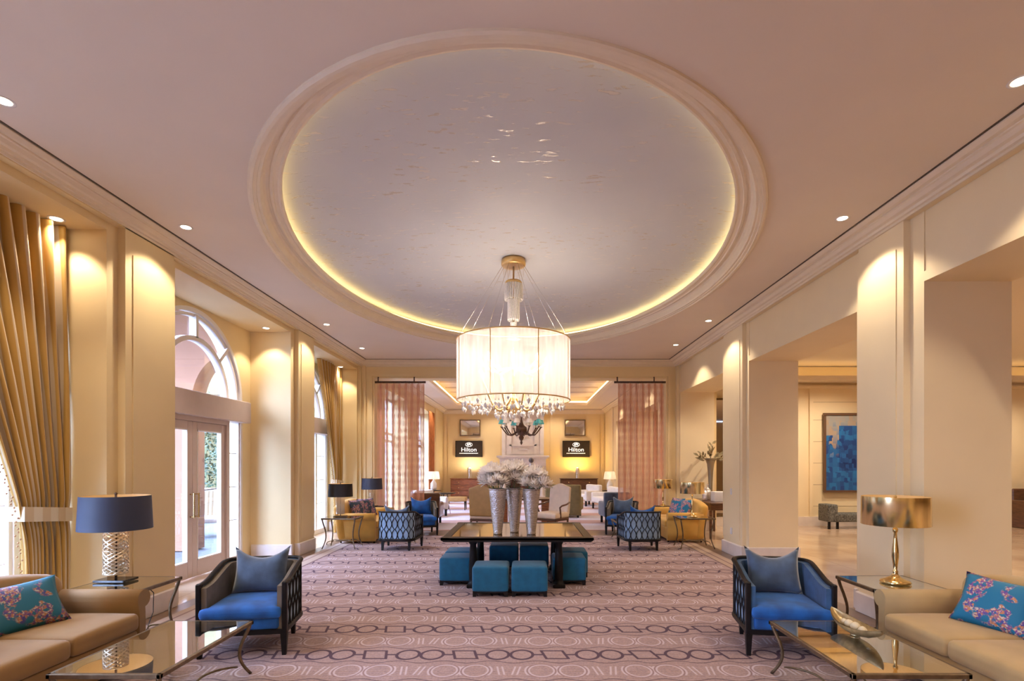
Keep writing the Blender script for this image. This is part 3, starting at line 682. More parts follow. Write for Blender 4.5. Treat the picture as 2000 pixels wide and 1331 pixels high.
for y in (1.6, -.6, -2.8):  # unseen ceiling downlights added as fill above and behind the camera
    for x in (-2.2, 1.9): spot((x, y, ZC-.03), 90, 150, .6)
for (y, nm) in ((5.24, 'above the near left curtain'), (9.48, 'in the soffit right of the arched doorway'), (13.3, 'above the far left curtain')):
    downlight(-4.66, y, SOFF-.002, 'small bright downlight in the window soffit '+nm if 'soffit' not in nm else 'small bright downlight '+nm, 55, size=95)
for x, y, nm in ((8.2, 12.9, 'seen above the blue painting'), (7.2, 7.5, ''), (10.5, 9.0, ''), (13.0, 12.6, 'at the far right edge'), (6.3, 12.2, 'seen past the far right pilaster')):
    if nm: downlight(x, y, ZC+.018, 'round downlight in the side hall ceiling '+nm, 260, size=140, blend=.6)
    else: spot((x, y, ZC), 260, 140, .6)
spot((7.5, 2.5, ZC), 260, 140, .6)
for x, y in ((-3.5, 17), (-3.5, 22), (3.4, 17), (3.4, 22)): spot((x, y, FZ-.03), 110, 120, .4)
for x, y in ((-1.5, 18), (1.5, 18), (0, 21), (-1.5, 25.4), (1.5, 25.4)): spot((x, y, FZ-.03), 80, 150, .6)

# ================================================================ OUTSIDE (terrace and courtyard)
b = B(); b.box(-30, -5.35, -8, 34, -.3, -.02); struct('ground_terrace', b, PAVE)
b = B(); arch_slab(b, 10.5, 10.95, -9.6, -5.35, 0, 5.2, -6.02, .64, 1.0, 2.87, axis='y'); b.box(-9.63, -6.66, 10.47, 10.5, 0, .18)
b.box(-9.6, -5.35, 8.7, 10.95, 4.7, 4.9); struct('wall_terrace', b, PEACH)
b = B(); b.box(-22, -5.4, 25, 25.5, -.2, 9.5); b.box(-22.6, -22, -8, 25.5, -.2, 8.5); struct('wall_courtyard', b, YELL)
t = thing('building_facade_details', 'yellow courtyard facade windows seen through the terrace doors', 'windows', (0, 0, 0))
bpy.data.objects.remove(t)
k = 0
for x in (-19.5, -16.8, -14.1, -11.4):
    for z in (.6, 4.4):
        k += 1
        b = B(); b.box(x, x+1.3, 24.88, 25.0, z, z+2.0, .02); b.box(x-.12, x+1.42, 24.8, 25, z-.12, z)
        o = struct('window_%d' % (10+k), b, STONEW)
        b = B(); b.box(x+.1, x+.62, 24.85, 24.9, z+.1, z+1.9); b.box(x+.68, x+1.2, 24.85, 24.9, z+.1, z+1.9); obj('pane', b, SCREEN, o)
b = B(); b.box(-20, -10.6, 24.2, 25, 3.7, 3.9); struct('balcony_slab', b, STONEW)
t = thing('balcony_railing', 'black iron balcony railing on the facade beyond the arch window', 'railing', (-15.3, 24.25, 3.9))
b = B(); b.box(-4.6, 4.6, -.02, .02, .95, 1.0); b.box(-4.6, 4.6, -.015, .015, .08, .11); obj('rail', b, IRON, t)
b = B()
for i in range(62): b.tube([(-4.6+.15*i, 0, 0), (-4.6+.15*i, 0, .96)], .012, 5)
o = obj('baluster', b, IRON, t); o['kind'] = 'stuff'
# stone balustrade
t = thing('stone_balustrade', 'pale stone balustrade at the edge of the terrace behind the striped chair', 'balustrade', (-10.5, 16.6, -.02))
b = B(); b.box(-4.5, 4.9, -.16, .16, .86, .98, .02); obj('coping', b, STONEW, t)
b = B(); b.box(-4.5, 4.9, -.14, .14, 0, .14, .01); obj('plinth', b, STONEW, t)
prof = [(.07, .14), (.075, .18), (.05, .2), (.085, .34), (.09, .42), (.05, .62), (.045, .72), (.07, .76), (.075, .86)]
first = None
for i in range(30):
    x = -4.3+.31*i
    if first is None: b = B(); b.lathe(prof, n=10); first = obj('baluster', b, STONEW, t); first.location.x = x
    else: c = first.copy(); COL.objects.link(c); c.location.x = x
t = None
def shrub(name, label, loc, r, h, n=260, group=None):
    t = thing(name, label, 'shrub', loc, 0, group); b = B(); rnd = random.Random(int(loc[0]*100))
    for i in range(5):
        a = rnd.uniform(0, 6.28); b.tube([(0, 0, 0), (math.cos(a)*r*.3, math.sin(a)*r*.3, h*.7)], .02, 5)
    obj('stem', b, STEMM, t)
    b = B()
    for i in range(n):
        p = Vector((rnd.gauss(0, .5), rnd.gauss(0, .5), rnd.gauss(0, .45)))
        if p.length > 1.1: p = p.normalized()*1.1
        p = Vector((p.x*r, p.y*r, h*.6+p.z*h*.5)); s = rnd.uniform(.08, .17)
        u = Vector((rnd.uniform(-1, 1), rnd.uniform(-1, 1), rnd.uniform(-.4, 1))).normalized(); v = u.orthogonal().normalized()
        q = [p, p+u*s*.5+v*s*.28, p+u*s, p+u*s*.5-v*s*.28]; b.face([b._v(c) for c in q])
    obj('foliage', b, LEAF, t); return t
shrub('garden_shrub', 'dark green shrub behind the balustrade seen through the right terrace door', (-11.2, 19.0, -.02), 1.2, 2.6, 900)
shrub('garden_shrub', 'tall dark green tree standing against the yellow facade beyond the terrace', (-13.4, 21.5, -.02), 1.5, 4.2, 1100)
shrub('garden_shrub', 'low green shrub behind the balustrade left of the tall tree', (-14.6, 18.4, -.02), 1.1, 1.7, 700)
# striped patio chair
t = thing('patio_chair', 'patio lounge chair with tan and cream striped cushions on the terrace outside the doors', 'chair', (-7.62, 12.9, -.02), math.radians(25))
b = B(); b.rbox((0, -.05, .40), .62, .62, .14, .05, .01); o = obj('seat_cushion', b, WHITE, t)
b = B(); b.grid(8, 6, lambda u, v: ((u-.5)*.62, .24+v*.24+.05*math.sin(PI*u), .44+v*.62), uv=True); b.grid(8, 6, lambda u, v: ((u-.5)*.62, .34+v*.24, .44+v*.62), uv=True)
obj('back_cushion', b, CHAISE, t, 'tan and cream striped back cushion')
for sx in (-1, 1):
    b = B(); b.tube([(sx*.34, -.36, .0), (sx*.34, -.34, .3), (sx*.36, -.36, .60), (sx*.36, -.30, .64), (sx*.36, .1, .60), (sx*.34, .30, .55)], .018, 8); obj('arm', b, IRON, t)
    b = B(); b.tube([(sx*.34, .25, .34), (sx*.35, .42, 0)], .018, 8); obj('leg', b, IRON, t)
    b = B(); b.tube([(sx*.34, -.34, .33), (sx*.34, .25, .34), (sx*.33, .58, 1.08)], .016, 8); obj('side_rail', b, IRON, t)
b = B(); b.tube([(-.33, .58, 1.08), (0, .60, 1.12), (.33, .58, 1.08)], .016, 8); obj('top_rail', b, IRON, t)

# ================================================================ CHANDELIER (near)
CZ = 2.99+1.75
t = thing('drum_chandelier', 'large sheer drum chandelier with crystal drops hanging from the oval dome', 'chandelier', (DX, DY, 0))
b = B(); b.lathe([(0, CZ+.01), (.165, CZ+.01), (.18, CZ-.035), (.18, CZ-.085), (.165, CZ-.10), (.10, CZ-.105), (0, CZ-.105)], n=32); obj('canopy', b, GOLD, t)
b = B(); b.tube([(0, 0, CZ-.1), (0, 0, 2.75)], .012, 8); obj('suspension_rod', b, GOLD, t)
b = B(); b.lathe([(0, 4.42), (.11, 4.42), (.125, 4.40), (.125, 4.375), (.09, 4.35), (.04, 4.34), (0, 4.34)], n=24); obj('tier_disc', b, GOLD, t)
def drops(b, r, z0, z1, n, wd=.009):
    for k in range(n):
        a = 2*PI*k/n; x, y = r*math.cos(a), r*math.sin(a)
        b.lathe([(0, z1), (wd, z1-.01), (wd, z0+.02), (0, z0)], (x, y, 0), n=5, smooth=False)
CRYS2 = mat('frosted_crystal', (.86, .82, .78), .15, spec=.8, noise=.1, nscale=60)
b = B(); drops(b, .15, CZ-.26, CZ-.1, 20, .004); drops(b, .10, CZ-.24, CZ-.1, 14, .004); obj('upper_strands', b, CRYST, t)
b = B(); drops(b, .125, 4.13, 4.38, 30, .011); drops(b, .10, 4.15, 4.36, 22); drops(b, .08, 3.83, 4.15, 24, .011); drops(b, .05, 3.82, 4.1, 12); obj('crystal_column', b, CRYS2, t)
b = B(); b.lathe([(0, 3.83), (.05, 3.81), (.045, 3.76), (0, 3.72)], n=12, smooth=False); b.lathe([(.0, 3.69), (.06, 3.68), (.088, 3.62), (.09, 3.56), (.0, 3.55)], n=16, smooth=False); obj('crystal_finial', b, CRYS2, t)
R0 = .83; ZT, ZB = 3.54, 2.665
b = B(); b.lathe([(R0, ZT), (R0, ZB)], n=96); sh = obj('drum_shade', b, DRUM, t)
for z in (ZT, ZB):
    b = B(); b.tube([(R0*math.cos(2*PI*k/72), R0*math.sin(2*PI*k/72), z) for k in range(72)], .009, 6, closed=True); obj('rim', b, GOLD, t)
for k in range(8):
    a = -PI/2+.43+2*PI*k/8-.0
    b = B(); b.box(R0-.003, R0+.004, -.006, .006, ZB, ZT); b.bm.transform(Matrix.Rotation(a, 4, 'Z')); obj('shade_rib', b, GOLD, t)
for k in range(8):
    a = 2*PI*(k+.5)/8; c, s = math.cos(a), math.sin(a)
    b = B(); b.tube([(.16*c, .16*s, CZ-.1), (R0*c, R0*s, ZT)], .0035, 5); obj('suspension_wire', b, CHROME, t)
    b = B(); pts = []
    for q in range(14):
        f = q/13; pts.append((c*(.05+.45*f), s*(.05+.45*f), 2.70-.22*math.sin(PI*min(1, f*1.15))+.22*f*f))
    b.tube(pts, .014, 8); arm = obj('arm', b, GOLD, t)
    e = pts[-1]
    b = B(); b.lathe([(0, 0), (.035, .0), (.045, .015), (.03, .02), (.014, .02), (.014, .11), (0, .11)], e, n=12); obj('candle_cup', b, CRYS2, arm)
    b = B(); b.lathe([(0, 0), (.018, .015), (.022, .035), (.008, .07), (0, .085)], (e[0], e[1], e[2]+.11), n=10); obj('bulb', b, BULB, arm)
    a2 = a+PI/8
    b = B(); b.lathe([(0, 0), (.018, .015), (.022, .035), (.008, .07), (0, .085)], (.48*math.cos(a2), .48*math.sin(a2), 3.22), n=10); b.tube([(.06*math.cos(a2), .06*math.sin(a2), 3.14), (.3*math.cos(a2), .3*math.sin(a2), 3.09), (.48*math.cos(a2), .48*math.sin(a2), 3.21)], .01, 6)
    obj('upper_bulb', b, BULB, t)
b = B(); b.lathe([(0, 2.44), (.03, 2.46), (.05, 2.52), (.03, 2.58), (.06, 2.64), (.04, 2.72), (.02, 2.8)], n=16); obj('centre_hub', b, GOLD, t)
b = B(); b.lathe([(0, 0), (.022, -.02), (.026, -.035), (.012, -.07), (0, -.09)], n=6, smooth=False); b.lathe([(0, .05), (.012, .035), (0, .015)], n=6, smooth=False); b.tube([(0, 0, 0), (0, 0, .16)], .0015, 4); proto = obj('crystal_drop', b, CRYS2, t)
rnd = random.Random(3); placed = 0
for r, n, z in ((.74, 30, 2.60), (.60, 24, 2.58), (.44, 20, 2.54), (.26, 12, 2.50), (.12, 7, 2.50)):
    for k in range(n):
        a = 2*PI*(k+rnd.uniform(-.2, .2))/n; o = proto if placed == 0 else proto.copy()
        if placed: COL.objects.link(o)
        o.location = (r*math.cos(a), r*math.sin(a), z+rnd.uniform(-.05, .05)); o.scale = [rnd.uniform(.65, 1.1)]*3; placed += 1
        if placed >= 96: break
for k in range(6):
    a = 2*PI*k/6; point((DX+.42*math.cos(a), DY+.42*math.sin(a), 3.28), 6.5, (1, .85, .70), .04)
for k in range(4):
    a = 2*PI*k/4+.4; point((DX+.3*math.cos(a), DY+.3*math.sin(a), 2.82), 7, (1, .85, .70), .04)

# far bronze chandelier
t = thing('candelabra_chandelier', 'dark bronze chandelier with turquoise and white shades in the far lounge', 'chandelier', (-.15, 20.0, -.19))
b = B(); b.lathe([(0, 2.62), (.03, 2.66), (.05, 2.72), (.03, 2.78), (.08, 2.84), (.10, 2.92), (.06, 2.98), (.16, 3.06), (.22, 3.18), (.2, 3.3), (.1, 3.38), (.05, 3.5), (.03, 3.6), (.02, FZ+.585)], n=16); obj('body', b, IRON, t)
for k in range(10):
    a = 2*PI*k/10+.1; c, s = math.cos(a), math.sin(a)
    b = B(); b.tube([(c*(.15+.6*f), s*(.15+.6*f), 3.16-.16*math.sin(PI*f)+.14*max(0, f-.6)/.4) for f in [i/10 for i in range(11)]], .026, 6); b.lathe([(0, 3.28), (.05, 3.29), (.06, 3.31), (0, 3.32)], (c*.75, s*.75, 0), n=10); ar = obj('arm', b, IRON, t)
    b = B(); b.lathe([(.022, 3.31), (.022, 3.42), (0, 3.42)], (c*.75, s*.75, 0), n=8); obj('candle_sleeve', b, CANDLE, ar)
    b = B(); b.lathe([(.07, 3.58), (.13, 3.42)], (c*.75, s*.75, 0), n=14); obj('candle_shade', b, TURQ if k in (0, 9, 1, 3, 5) else WHITE, ar, 'turquoise candle shade' if k in (0, 9, 1, 3, 5) else 'white candle shade')

# ================================================================ CURTAINS
def curtain(label, xc, ya, yb, side_tie=True, lead=-1):
    """hung along Y at x=xc between ya (leading edge) and yb (jamb)"""
    t = thing('curtain', label, 'curtain', (xc, yb, 0), 0, None)
    H = SOFF-.01; zt = 1.22
    def wid(z):
        W = yb-ya
        if z > zt: f = (z-zt)/(H-zt); return W*(.34+.66*(f**1.1))
        f = (zt-z)/zt; return W*(.34-.03*math.sin(f*PI))
    def off(z):
        return 0
    n = 150
    def fn(u, v):
        z = .02+(H-.02)*v; wz = wid(z); y = -wz*u
        amp = .062*(.55+.45*(wz/(yb-ya))); ph = u*2*PI*9.5
        pin = math.exp(-((z-zt)/.12)**2)
        x = math.sin(ph+.6*math.sin(z*1.3+u*9))*amp*(1-.45*pin)+.02*math.sin(u*7+z*.8)
        return (x+.02, y+.012*math.sin(ph*2), z)
    b = B(); b.grid(n, 46, fn, uv=True); obj('drape', b, CURT, t)
    b = B(); b.grid(14, 3, lambda u, v: (.10+.012*math.sin(u*3), -.0-u*wid(zt)*1.02, zt-.07+.14*v+(.05*u)), uv=True); b.grid(2, 3, lambda u, v: (.10-.16*u, -wid(zt)*1.02, zt-.02+.14*v), uv=True)
    obj('tieback', b, TIEM, t, 'cream striped tieback')
    b = B()
    for i in range(120):
        z = .1+(H-.2)*i/119; y = -wid(z)-.015; b.lathe([(0, .012), (.010, 0), (0, -.012)], (.03+.02*math.sin(i*2.1), y-.012*(i % 2), z), n=5)
    f = obj('tassel_fringe', b, mat('amber_fringe_'+str(int(yb)), (.45, .24, .12), .7), t, 'amber bead fringe'); return t
curtain('gold and cream striped drape tied back beside the near left window', -4.78, 3.95, 5.45)
curtain('gold striped drape tied back at the farthest left window behind the yellow sofa', -4.78, 12.15, 13.58)

# bead curtains
COPPER = mat('copper_beads', (.78, .46, .34), .32, metal=.55, noise=.2, nscale=12)
BEADM = translucent('copper_chain_beads', (.85, .55, .42), .35, .25)
def bead_curtain(label, x0, x1, rodx0, rodx1):
    t = thing('bead_curtain', label, 'curtain', ((x0+x1)/2, 13.76, 0)); cx = (x0+x1)/2
    b = B(); b.tube([(rodx0-cx, 0, 3.86), (rodx1-cx, 0, 3.86)], .028, 8)
    for x in (rodx0+.06, rodx1-.06, ): b.lathe([(0, 0), (.05, .02), (.05, .04), (0, .06)], (x-cx, 0, 3.83), n=8)
    obj('rod', b, IRON, t)
    for x in (rodx0+.08, rodx1-.3):
        b = B(); b.tube([(x-cx, 0, 3.86), (x-cx, 0, 3.99), (x-cx, .16, 4.0)], .016, 6); obj('bracket', b, IRON, t)
    b = B(); n = 112; rnd = random.Random(5)
    for i in range(n):
        x = x0-cx+(x1-x0)*(i+.5)/n; y = .05*math.sin(i*.42)+rnd.uniform(-.008, .008); m = 40; r = .0040
        b.tube([(x+rnd.uniform(-.002, .002), y, 3.83-3.79*k/m) for k in range(m+1)], [r+.0016*(k % 2) for k in range(m+1)], 4, cap=False)
    o = obj('bead_strands', b, BEADM, t); o['kind'] = 'stuff'; return t
bead_curtain('copper bead curtain hanging in the left side of the wide opening', -3.86, -2.64, -3.92, -2.60)
bead_curtain('copper bead curtain hanging in the right side of the wide opening', 2.42, 3.62, 2.32, 3.66)

# ================================================================ CENTRE TABLE, VASES, OTTOMANS
TX0, TX1, TY0_, TY1_ = -1.15, .93, 7.15, 9.05
t = thing('console_table', 'large black centre table with bronze mirrored top holding three silver vases', 'table', ((TX0+TX1)/2, 8.1, .012))
hw, hd = (TX1-TX0)/2, .95
b = B(); b.prism([(-hw, .69), (-hw+.04, .665), (hw-.04, .665), (hw, .69), (hw, .712), (hw-.02, .722), (hw-.12, .722), (hw-.12, .714), (-hw+.12, .714), (-hw+.12, .722), (-hw+.02, .722), (-hw, .712)], 'y', -hd, hd)
b.box(-hw, hw, -hd, -hd+.13, .69, .7225); b.box(-hw, hw, hd-.13, hd, .69, .7225)
obj('tabletop', b, DARK, t)
b = B(); b.box(-hw+.13, hw-.13, -hd+.13, hd-.13, .713, .7195); obj('mirrored_inlay', b, TTOP, t, 'bronze mirrored inlay')
for x in (-.62, .58):
    for y in (-.72, .50):
        b = B(); b.box(x-.085, x+.085, y-.085, y+.085, 0, .05, .01); b.lathe([(.075, .05), (.07, .07), (.055, .09), (.058, .12), (.062, .2), (.05, .5), (.044, .6), (.06, .62), (.06, .67)], (x, y, 0), n=16); obj('leg', b, DARK, t)
    b = B(); b.box(x-.015, x+.015, -.72, .50, .02, .07); obj('stretcher', b, DARK, t)
def vase(x, y, label, s=1.0):
    t = thing('vase', label, 'vase', (x, y, .732), 0); t.scale = (1.04, 1.04, 1.06)
    b = B(); b.lathe([(0, 0), (.058, 0), (.064, .01), (.062, .03), (.07, .10), (.092, .3), (.112, .5), (.122, .575), (.118, .60), (.09, .615), (.086, .60), (.10, .56), (.09, .4), (0, .1)], n=28); obj('body', b, SILVER, t)
    b = B(); b.lathe([(.118, .594), (.127, .602), (.127, .612), (.09, .62)], n=28); obj('rim', b, SILVER, t); return t
VX = [(-.395, 7.56, 'leftmost of the three hammered silver vases on the black centre table'), (-.16, 7.76, 'middle of the three hammered silver vases on the black centre table'), (.085, 7.54, 'rightmost of the three hammered silver vases on the black centre table')]
for v_ in VX: vase(*v_)
def bloom_bm(seed):
    b = B(); rnd = random.Random(seed)
    for L, (n, el0, el1, ln) in enumerate(((16, -.6, -.1, .10), (17, -.1, .3, .105), (16, .3, .7, .10), (13, .7, 1.1, .095), (9, 1.1, 1.5, .08))):
        for k in range(n):
            a = 2*PI*(k+rnd.random()*.6)/n; e = rnd.uniform(el0, el1); l = ln*rnd.uniform(.85, 1.15)
            d = Vector((math.cos(a)*math.cos(e), math.sin(a)*math.cos(e), math.sin(e))); s = Vector((-math.sin(a), math.cos(a), 0)); up = s.cross(d)*-1
            w_ = l*rnd.uniform(.13, .20)
            P = [d*.012, d*l*.55+s*w_-up*l*.06, d*l*.95+s*w_*.6+up*l*.1, d*l*1.08+up*l*.16, d*l*.95-s*w_*.6+up*l*.1, d*l*.55-s*w_-up*l*.06]
            c = b._v(d*l*.6-up*l*.12); V = [b._v(p) for p in P]
            for i in range(6): b.face([c, V[i], V[(i+1) % 6]], True)
    return b
bl = [bpy.data.meshes.new('bloom') for _ in range(2)]
for i, me in enumerate(bl):
    b = bloom_bm(i+1); b.bm.to_mesh(me); b.bm.free(); me.materials.append(ROSE)
def bouquet(x, y, label, seed, dx=0, dz=0):
    t = thing('flower_bouquet', label, 'flowers', (x, y, .732), 0); rnd = random.Random(seed)
    pos = [(0, 0, .94)]+[(.11*math.cos(a), .11*math.sin(a), .88+.02*(i % 2)) for i, a in enumerate([2*PI*k/6+.3*seed for k in range(6)])]+[(.155*math.cos(a), .155*math.sin(a), .77) for a in [2*PI*k/8+.5*seed for k in range(8)]]
    for p in pos:
        px, py, pz = p[0]+dx+rnd.uniform(-.02, .02), p[1]+rnd.uniform(-.02, .02), p[2]+dz+rnd.uniform(-.02, .02)
        o = bpy.data.objects.new('bloom', rnd.choice(bl)); COL.objects.link(o); o.parent = t; o.location = (px, py, pz)
        o.rotation_euler = (rnd.uniform(-.5, .5), rnd.uniform(-.5, .5), rnd.uniform(0, 6)); o.scale = [rnd.uniform(.85, 1.15)]*3
        b = B(); b.tube([(rnd.uniform(-.03, .03), rnd.uniform(-.03, .03), .45), (px*.5, py*.5, .64), (px, py, pz)], .005, 5); obj('stem', b, STEMM, t)
    return t
bouquet(-.395, 7.56, 'full bouquet of white blossoms spreading left over the leftmost silver vase', 1, -.05, 0)
bouquet(-.16, 7.76, 'taller bouquet of white blossoms rising from the middle silver vase', 2, -.02, .05)
bouquet(.085, 7.54, 'round bouquet of white blossoms in the rightmost silver vase', 3, .05, -.04)

def make_ottoman(label):
    t = thing('ottoman', label, 'ottoman', (0, 0, .012), 0, 'teal cube ottomans under the centre table')
    b = B(); b.rbox((0, 0, .225), .475, .475, .33, .035, .012); obj('upholstered_cube', b, TEAL, t)
    b = B(); b.box(-.225, .225, -.225, .225, .045, .075); fr = obj('base_frame', b, DARK, t)
    for sx in (-1, 1):
        for sy in (-1, 1):
            b = B(); b.prism([(sx*.228, .075), (sx*.165, .075), (sx*.185, 0), (sx*.228, 0)], 'y', sy*.228, sy*.185); obj('leg', b, DARK, t)
    return t
OT = [(-.455, 7.07, 'front left of the two teal ottomans protruding from the front of the centre table'), (.055, 7.07, 'front right of the two teal ottomans protruding from the front of the centre table'),
      (-.35, 8.80, 'rear teal ottoman left of centre, seen between the table legs'), (.145, 8.80, 'rear teal ottoman right of centre, seen between the table legs'),
      (-.985, 7.70, 'teal ottoman at the left end of the centre table, nearer the camera'), (-.99, 8.25, 'teal ottoman behind another at the left end of the centre table'),
      (.63, 7.72, 'teal ottoman at the right end of the centre table, nearer the camera'), (.715, 8.24, 'teal ottoman behind another at the right end of the centre table')]
ot0 = make_ottoman(OT[0][2]); ot0.location = (OT[0][0], OT[0][1], .012)
for x, y, l in OT[1:]: dup(ot0, (x, y, .012), 0, l)

# ================================================================ ARMCHAIR
def make_armchair(label, group):
    t = thing('armchair', label, 'armchair', (0, 0, .012), 0, group)
    W, D, R = .36, .36, .17
    # U path, front left -> back -> front right
    path = []
    for k in range(9): path.append((-W, -D+.02+(2*D-.02-R)*k/8))
    for k in range(1, 8): a = PI-PI/2*k/8; path.append((-W+R+R*math.cos(a), D-R+R*math.sin(a)))
    for k in range(9): path.append((-W+R+(2*W-2*R)*k/8, D))
    for k in range(1, 8): a = PI/2-PI/2*k/8; path.append((W-R+R*math.cos(a), D-R+R*math.sin(a)))
    for k in range(9): path.append((W, D-R-(2*D-.02-R)*k/8))
    P = [Vector((x, y, 0)) for x, y in path]; S = [0]
    for p, q in zip(P, P[1:]): S.append(S[-1]+(q-p).length)
    L = S[-1]
    def at(s):
        s = max(0, min(L, s))
        for i in range(len(S)-1):
            if s <= S[i+1]: f = (s-S[i])/(S[i+1]-S[i]); p = P[i].lerp(P[i+1], f); d = (P[i+1]-P[i]).normalized(); return p, Vector((-d.y, d.x, 0))  # outward normal
        return P[-1], Vector((1, 0, 0))
    def top(s):
        d = min(s, L-s); f = max(0, min(1, (d-.10)/.55)); f = f*f*(3-2*f)
        return .645+.02*min(1, d/.3)+.105*f
    ZB_ = .215
    def shell(o0, o1, zb, dz, m, name, lab=None):
        b = B(); n = 56
        def col(s):
            p, nrm = at(s); return p, nrm
        rows = []
        for i in range(n+1):
            s = L*i/n; p, nr = col(s); z1 = top(s)+dz
            rows.append([b._v((*(p+nr*o0).xy, zb)), b._v((*(p+nr*o0).xy, z1)), b._v((*(p+nr*o1).xy, z1)), b._v((*(p+nr*o1).xy, zb))])
        for A, C in zip(rows, rows[1:]):
            for k in range(4): b.face([A[k], A[(k+1) % 4], C[(k+1) % 4], C[k]], False)
        b.face(rows[0]); b.face(rows[-1][::-1])
        return obj(name, b, m, t, lab)
    shell(-.065, -.012, .22, -.02, TAUPE, 'inner_upholstery')
    shell(-.012, -.004, .22, -.01, SHELLBLUE, 'outer_upholstery', 'pale blue outer upholstery behind the lattice')
    b = B(); b.tube([(*at(L*i/56)[0].xy, top(L*i/56)) for i in range(57)], .021, 8, flat=(.8, 1.2)); obj('top_rail', b, DARK, t)
    b = B(); b.tube([(*at(L*i/56)[0].xy, ZB_) for i in range(57)], .024, 8, flat=(1.2, .9)); b.box(-W, W, -D-.0, -D+.045, ZB_-.02, ZB_+.022); obj('bottom_rail', b, DARK, t)
    b = B(); nc = 17; cw = (L-.08)/nc; hgt = .215
    for c in range(nc):
        sc = .04+cw*(c+.5)
        for sg in (-1, 1):
            pts = []
            for k in range(27):
                z = ZB_+.01+(top(sc)-ZB_-.02)*k/26; wv = .008+(cw/2-.010)*abs(math.sin(PI*(z-ZB_-.0)/hgt+PI*.0))
                p, nr = at(sc+sg*wv); q = p+nr*.003; pts.append((q.x, q.y, z))
            b.tube(pts, .0075, 4, cap=False)
    obj('lattice', b, DARK, t, 'dark oval fretwork lattice')
    for sx in (-1, 1):
        b = B(); b.box(sx*W-.022, sx*W+.022, -D-.0, -D+.05, .19, .665, .008); obj('front_post', b, DARK, t)
        for y in (-D+.028, D-.10):
            b = B(); xx = sx*(W-.005) if y < 0 else sx*(W-.09)
            M = [(.028, .20), (.017, 0)]
            vs = [[b._v((xx+dx*r, y+dy*r+(.0 if z else (.03 if y > 0 else 0)), z)) for dx, dy in ((-1, -1), (1, -1), (1, 1), (-1, 1))] for r, z in M]
            for k in range(4): b.face([vs[0][k], vs[0][(k+1) % 4], vs[1][(k+1) % 4], vs[1][k]])
            b.face(vs[0]); b.face(vs[1]); obj('leg', b, DARK, t)
    b = B(); b.rbox((0, -.035, .30), .63, .66, .13, .035, 0); obj('seat_deck', b, VELVET, t)
    def warp(p):
        x = p.x*(1.0 if p.y > -.29 else 1.17); return (x, p.y, p.z)
    b = B(); b.rbox((0, -.07, .40), .60, .68, .12, .05, .018, mid=8, warp=warp); obj('seat_cushion', b, VELVET, t, 'blue velvet seat cushion')
    return t
def chair_pillow(chair_loc, rz, label, m=VELGREY, wd=.52, ht=.46):
    b = B(); b.pillow(wd, ht, .17, sag=.10)
    b.bm.transform(Matrix.Rotation(math.radians(-14), 4, 'X'))
    o = obj('throw_pillow', b, m); off = Matrix.Rotation(rz, 4, 'Z') @ Vector((0, .12, 0))
    tag(o, label, 'pillow', None, (chair_loc[0]+off.x, chair_loc[1]+off.y, .475), rz); return o
CH = [((-2.59, 5.06), math.radians(9), 'blue velvet armchair with dark lattice sides beside the left glass coffee table', 'slate velvet pillow propped in the near left blue armchair', VELGREY),
      ((2.42, 5.04), math.radians(-9), 'blue velvet armchair with dark lattice sides beside the right glass coffee table', 'slate velvet pillow propped in the near right blue armchair', VELGREY),
      ((-2.55, 10.75), math.radians(176), 'armchair seen from behind, pale blue lattice back, on the far left of the carpet', 'pillow barely visible inside the far left lattice-back armchair', VELGREY),
      ((2.32, 10.72), math.radians(-176), 'armchair seen from behind, pale blue lattice back, on the far right of the carpet', 'blue pillow peeking over the far right lattice-back armchair', VELVET),
      ((-2.55, 12.95), math.radians(14), 'blue armchair facing the camera in front of the left bead curtain', 'bright blue pillow in the armchair before the left bead curtain', VELVET),
      ((2.40, 13.05), math.radians(-16), 'blue armchair facing the camera in front of the right bead curtain', 'olive grey pillow in the armchair before the right bead curtain', VELGREY)]
c0 = make_armchair(CH[0][2], 'blue lattice armchairs')
for i, ((x, y), rz, l, pl, pm) in enumerate(CH):
    if i == 0: c0.location = (x, y, .012); c0.rotation_euler = (0, 0, rz)
    else:
        cc = dup(c0, (x, y, .012), rz, l)
        if i in (1, 3): setmat(cc, TAUPE, VELDEEP)
    chair_pillow((x, y), rz, pl, pm)

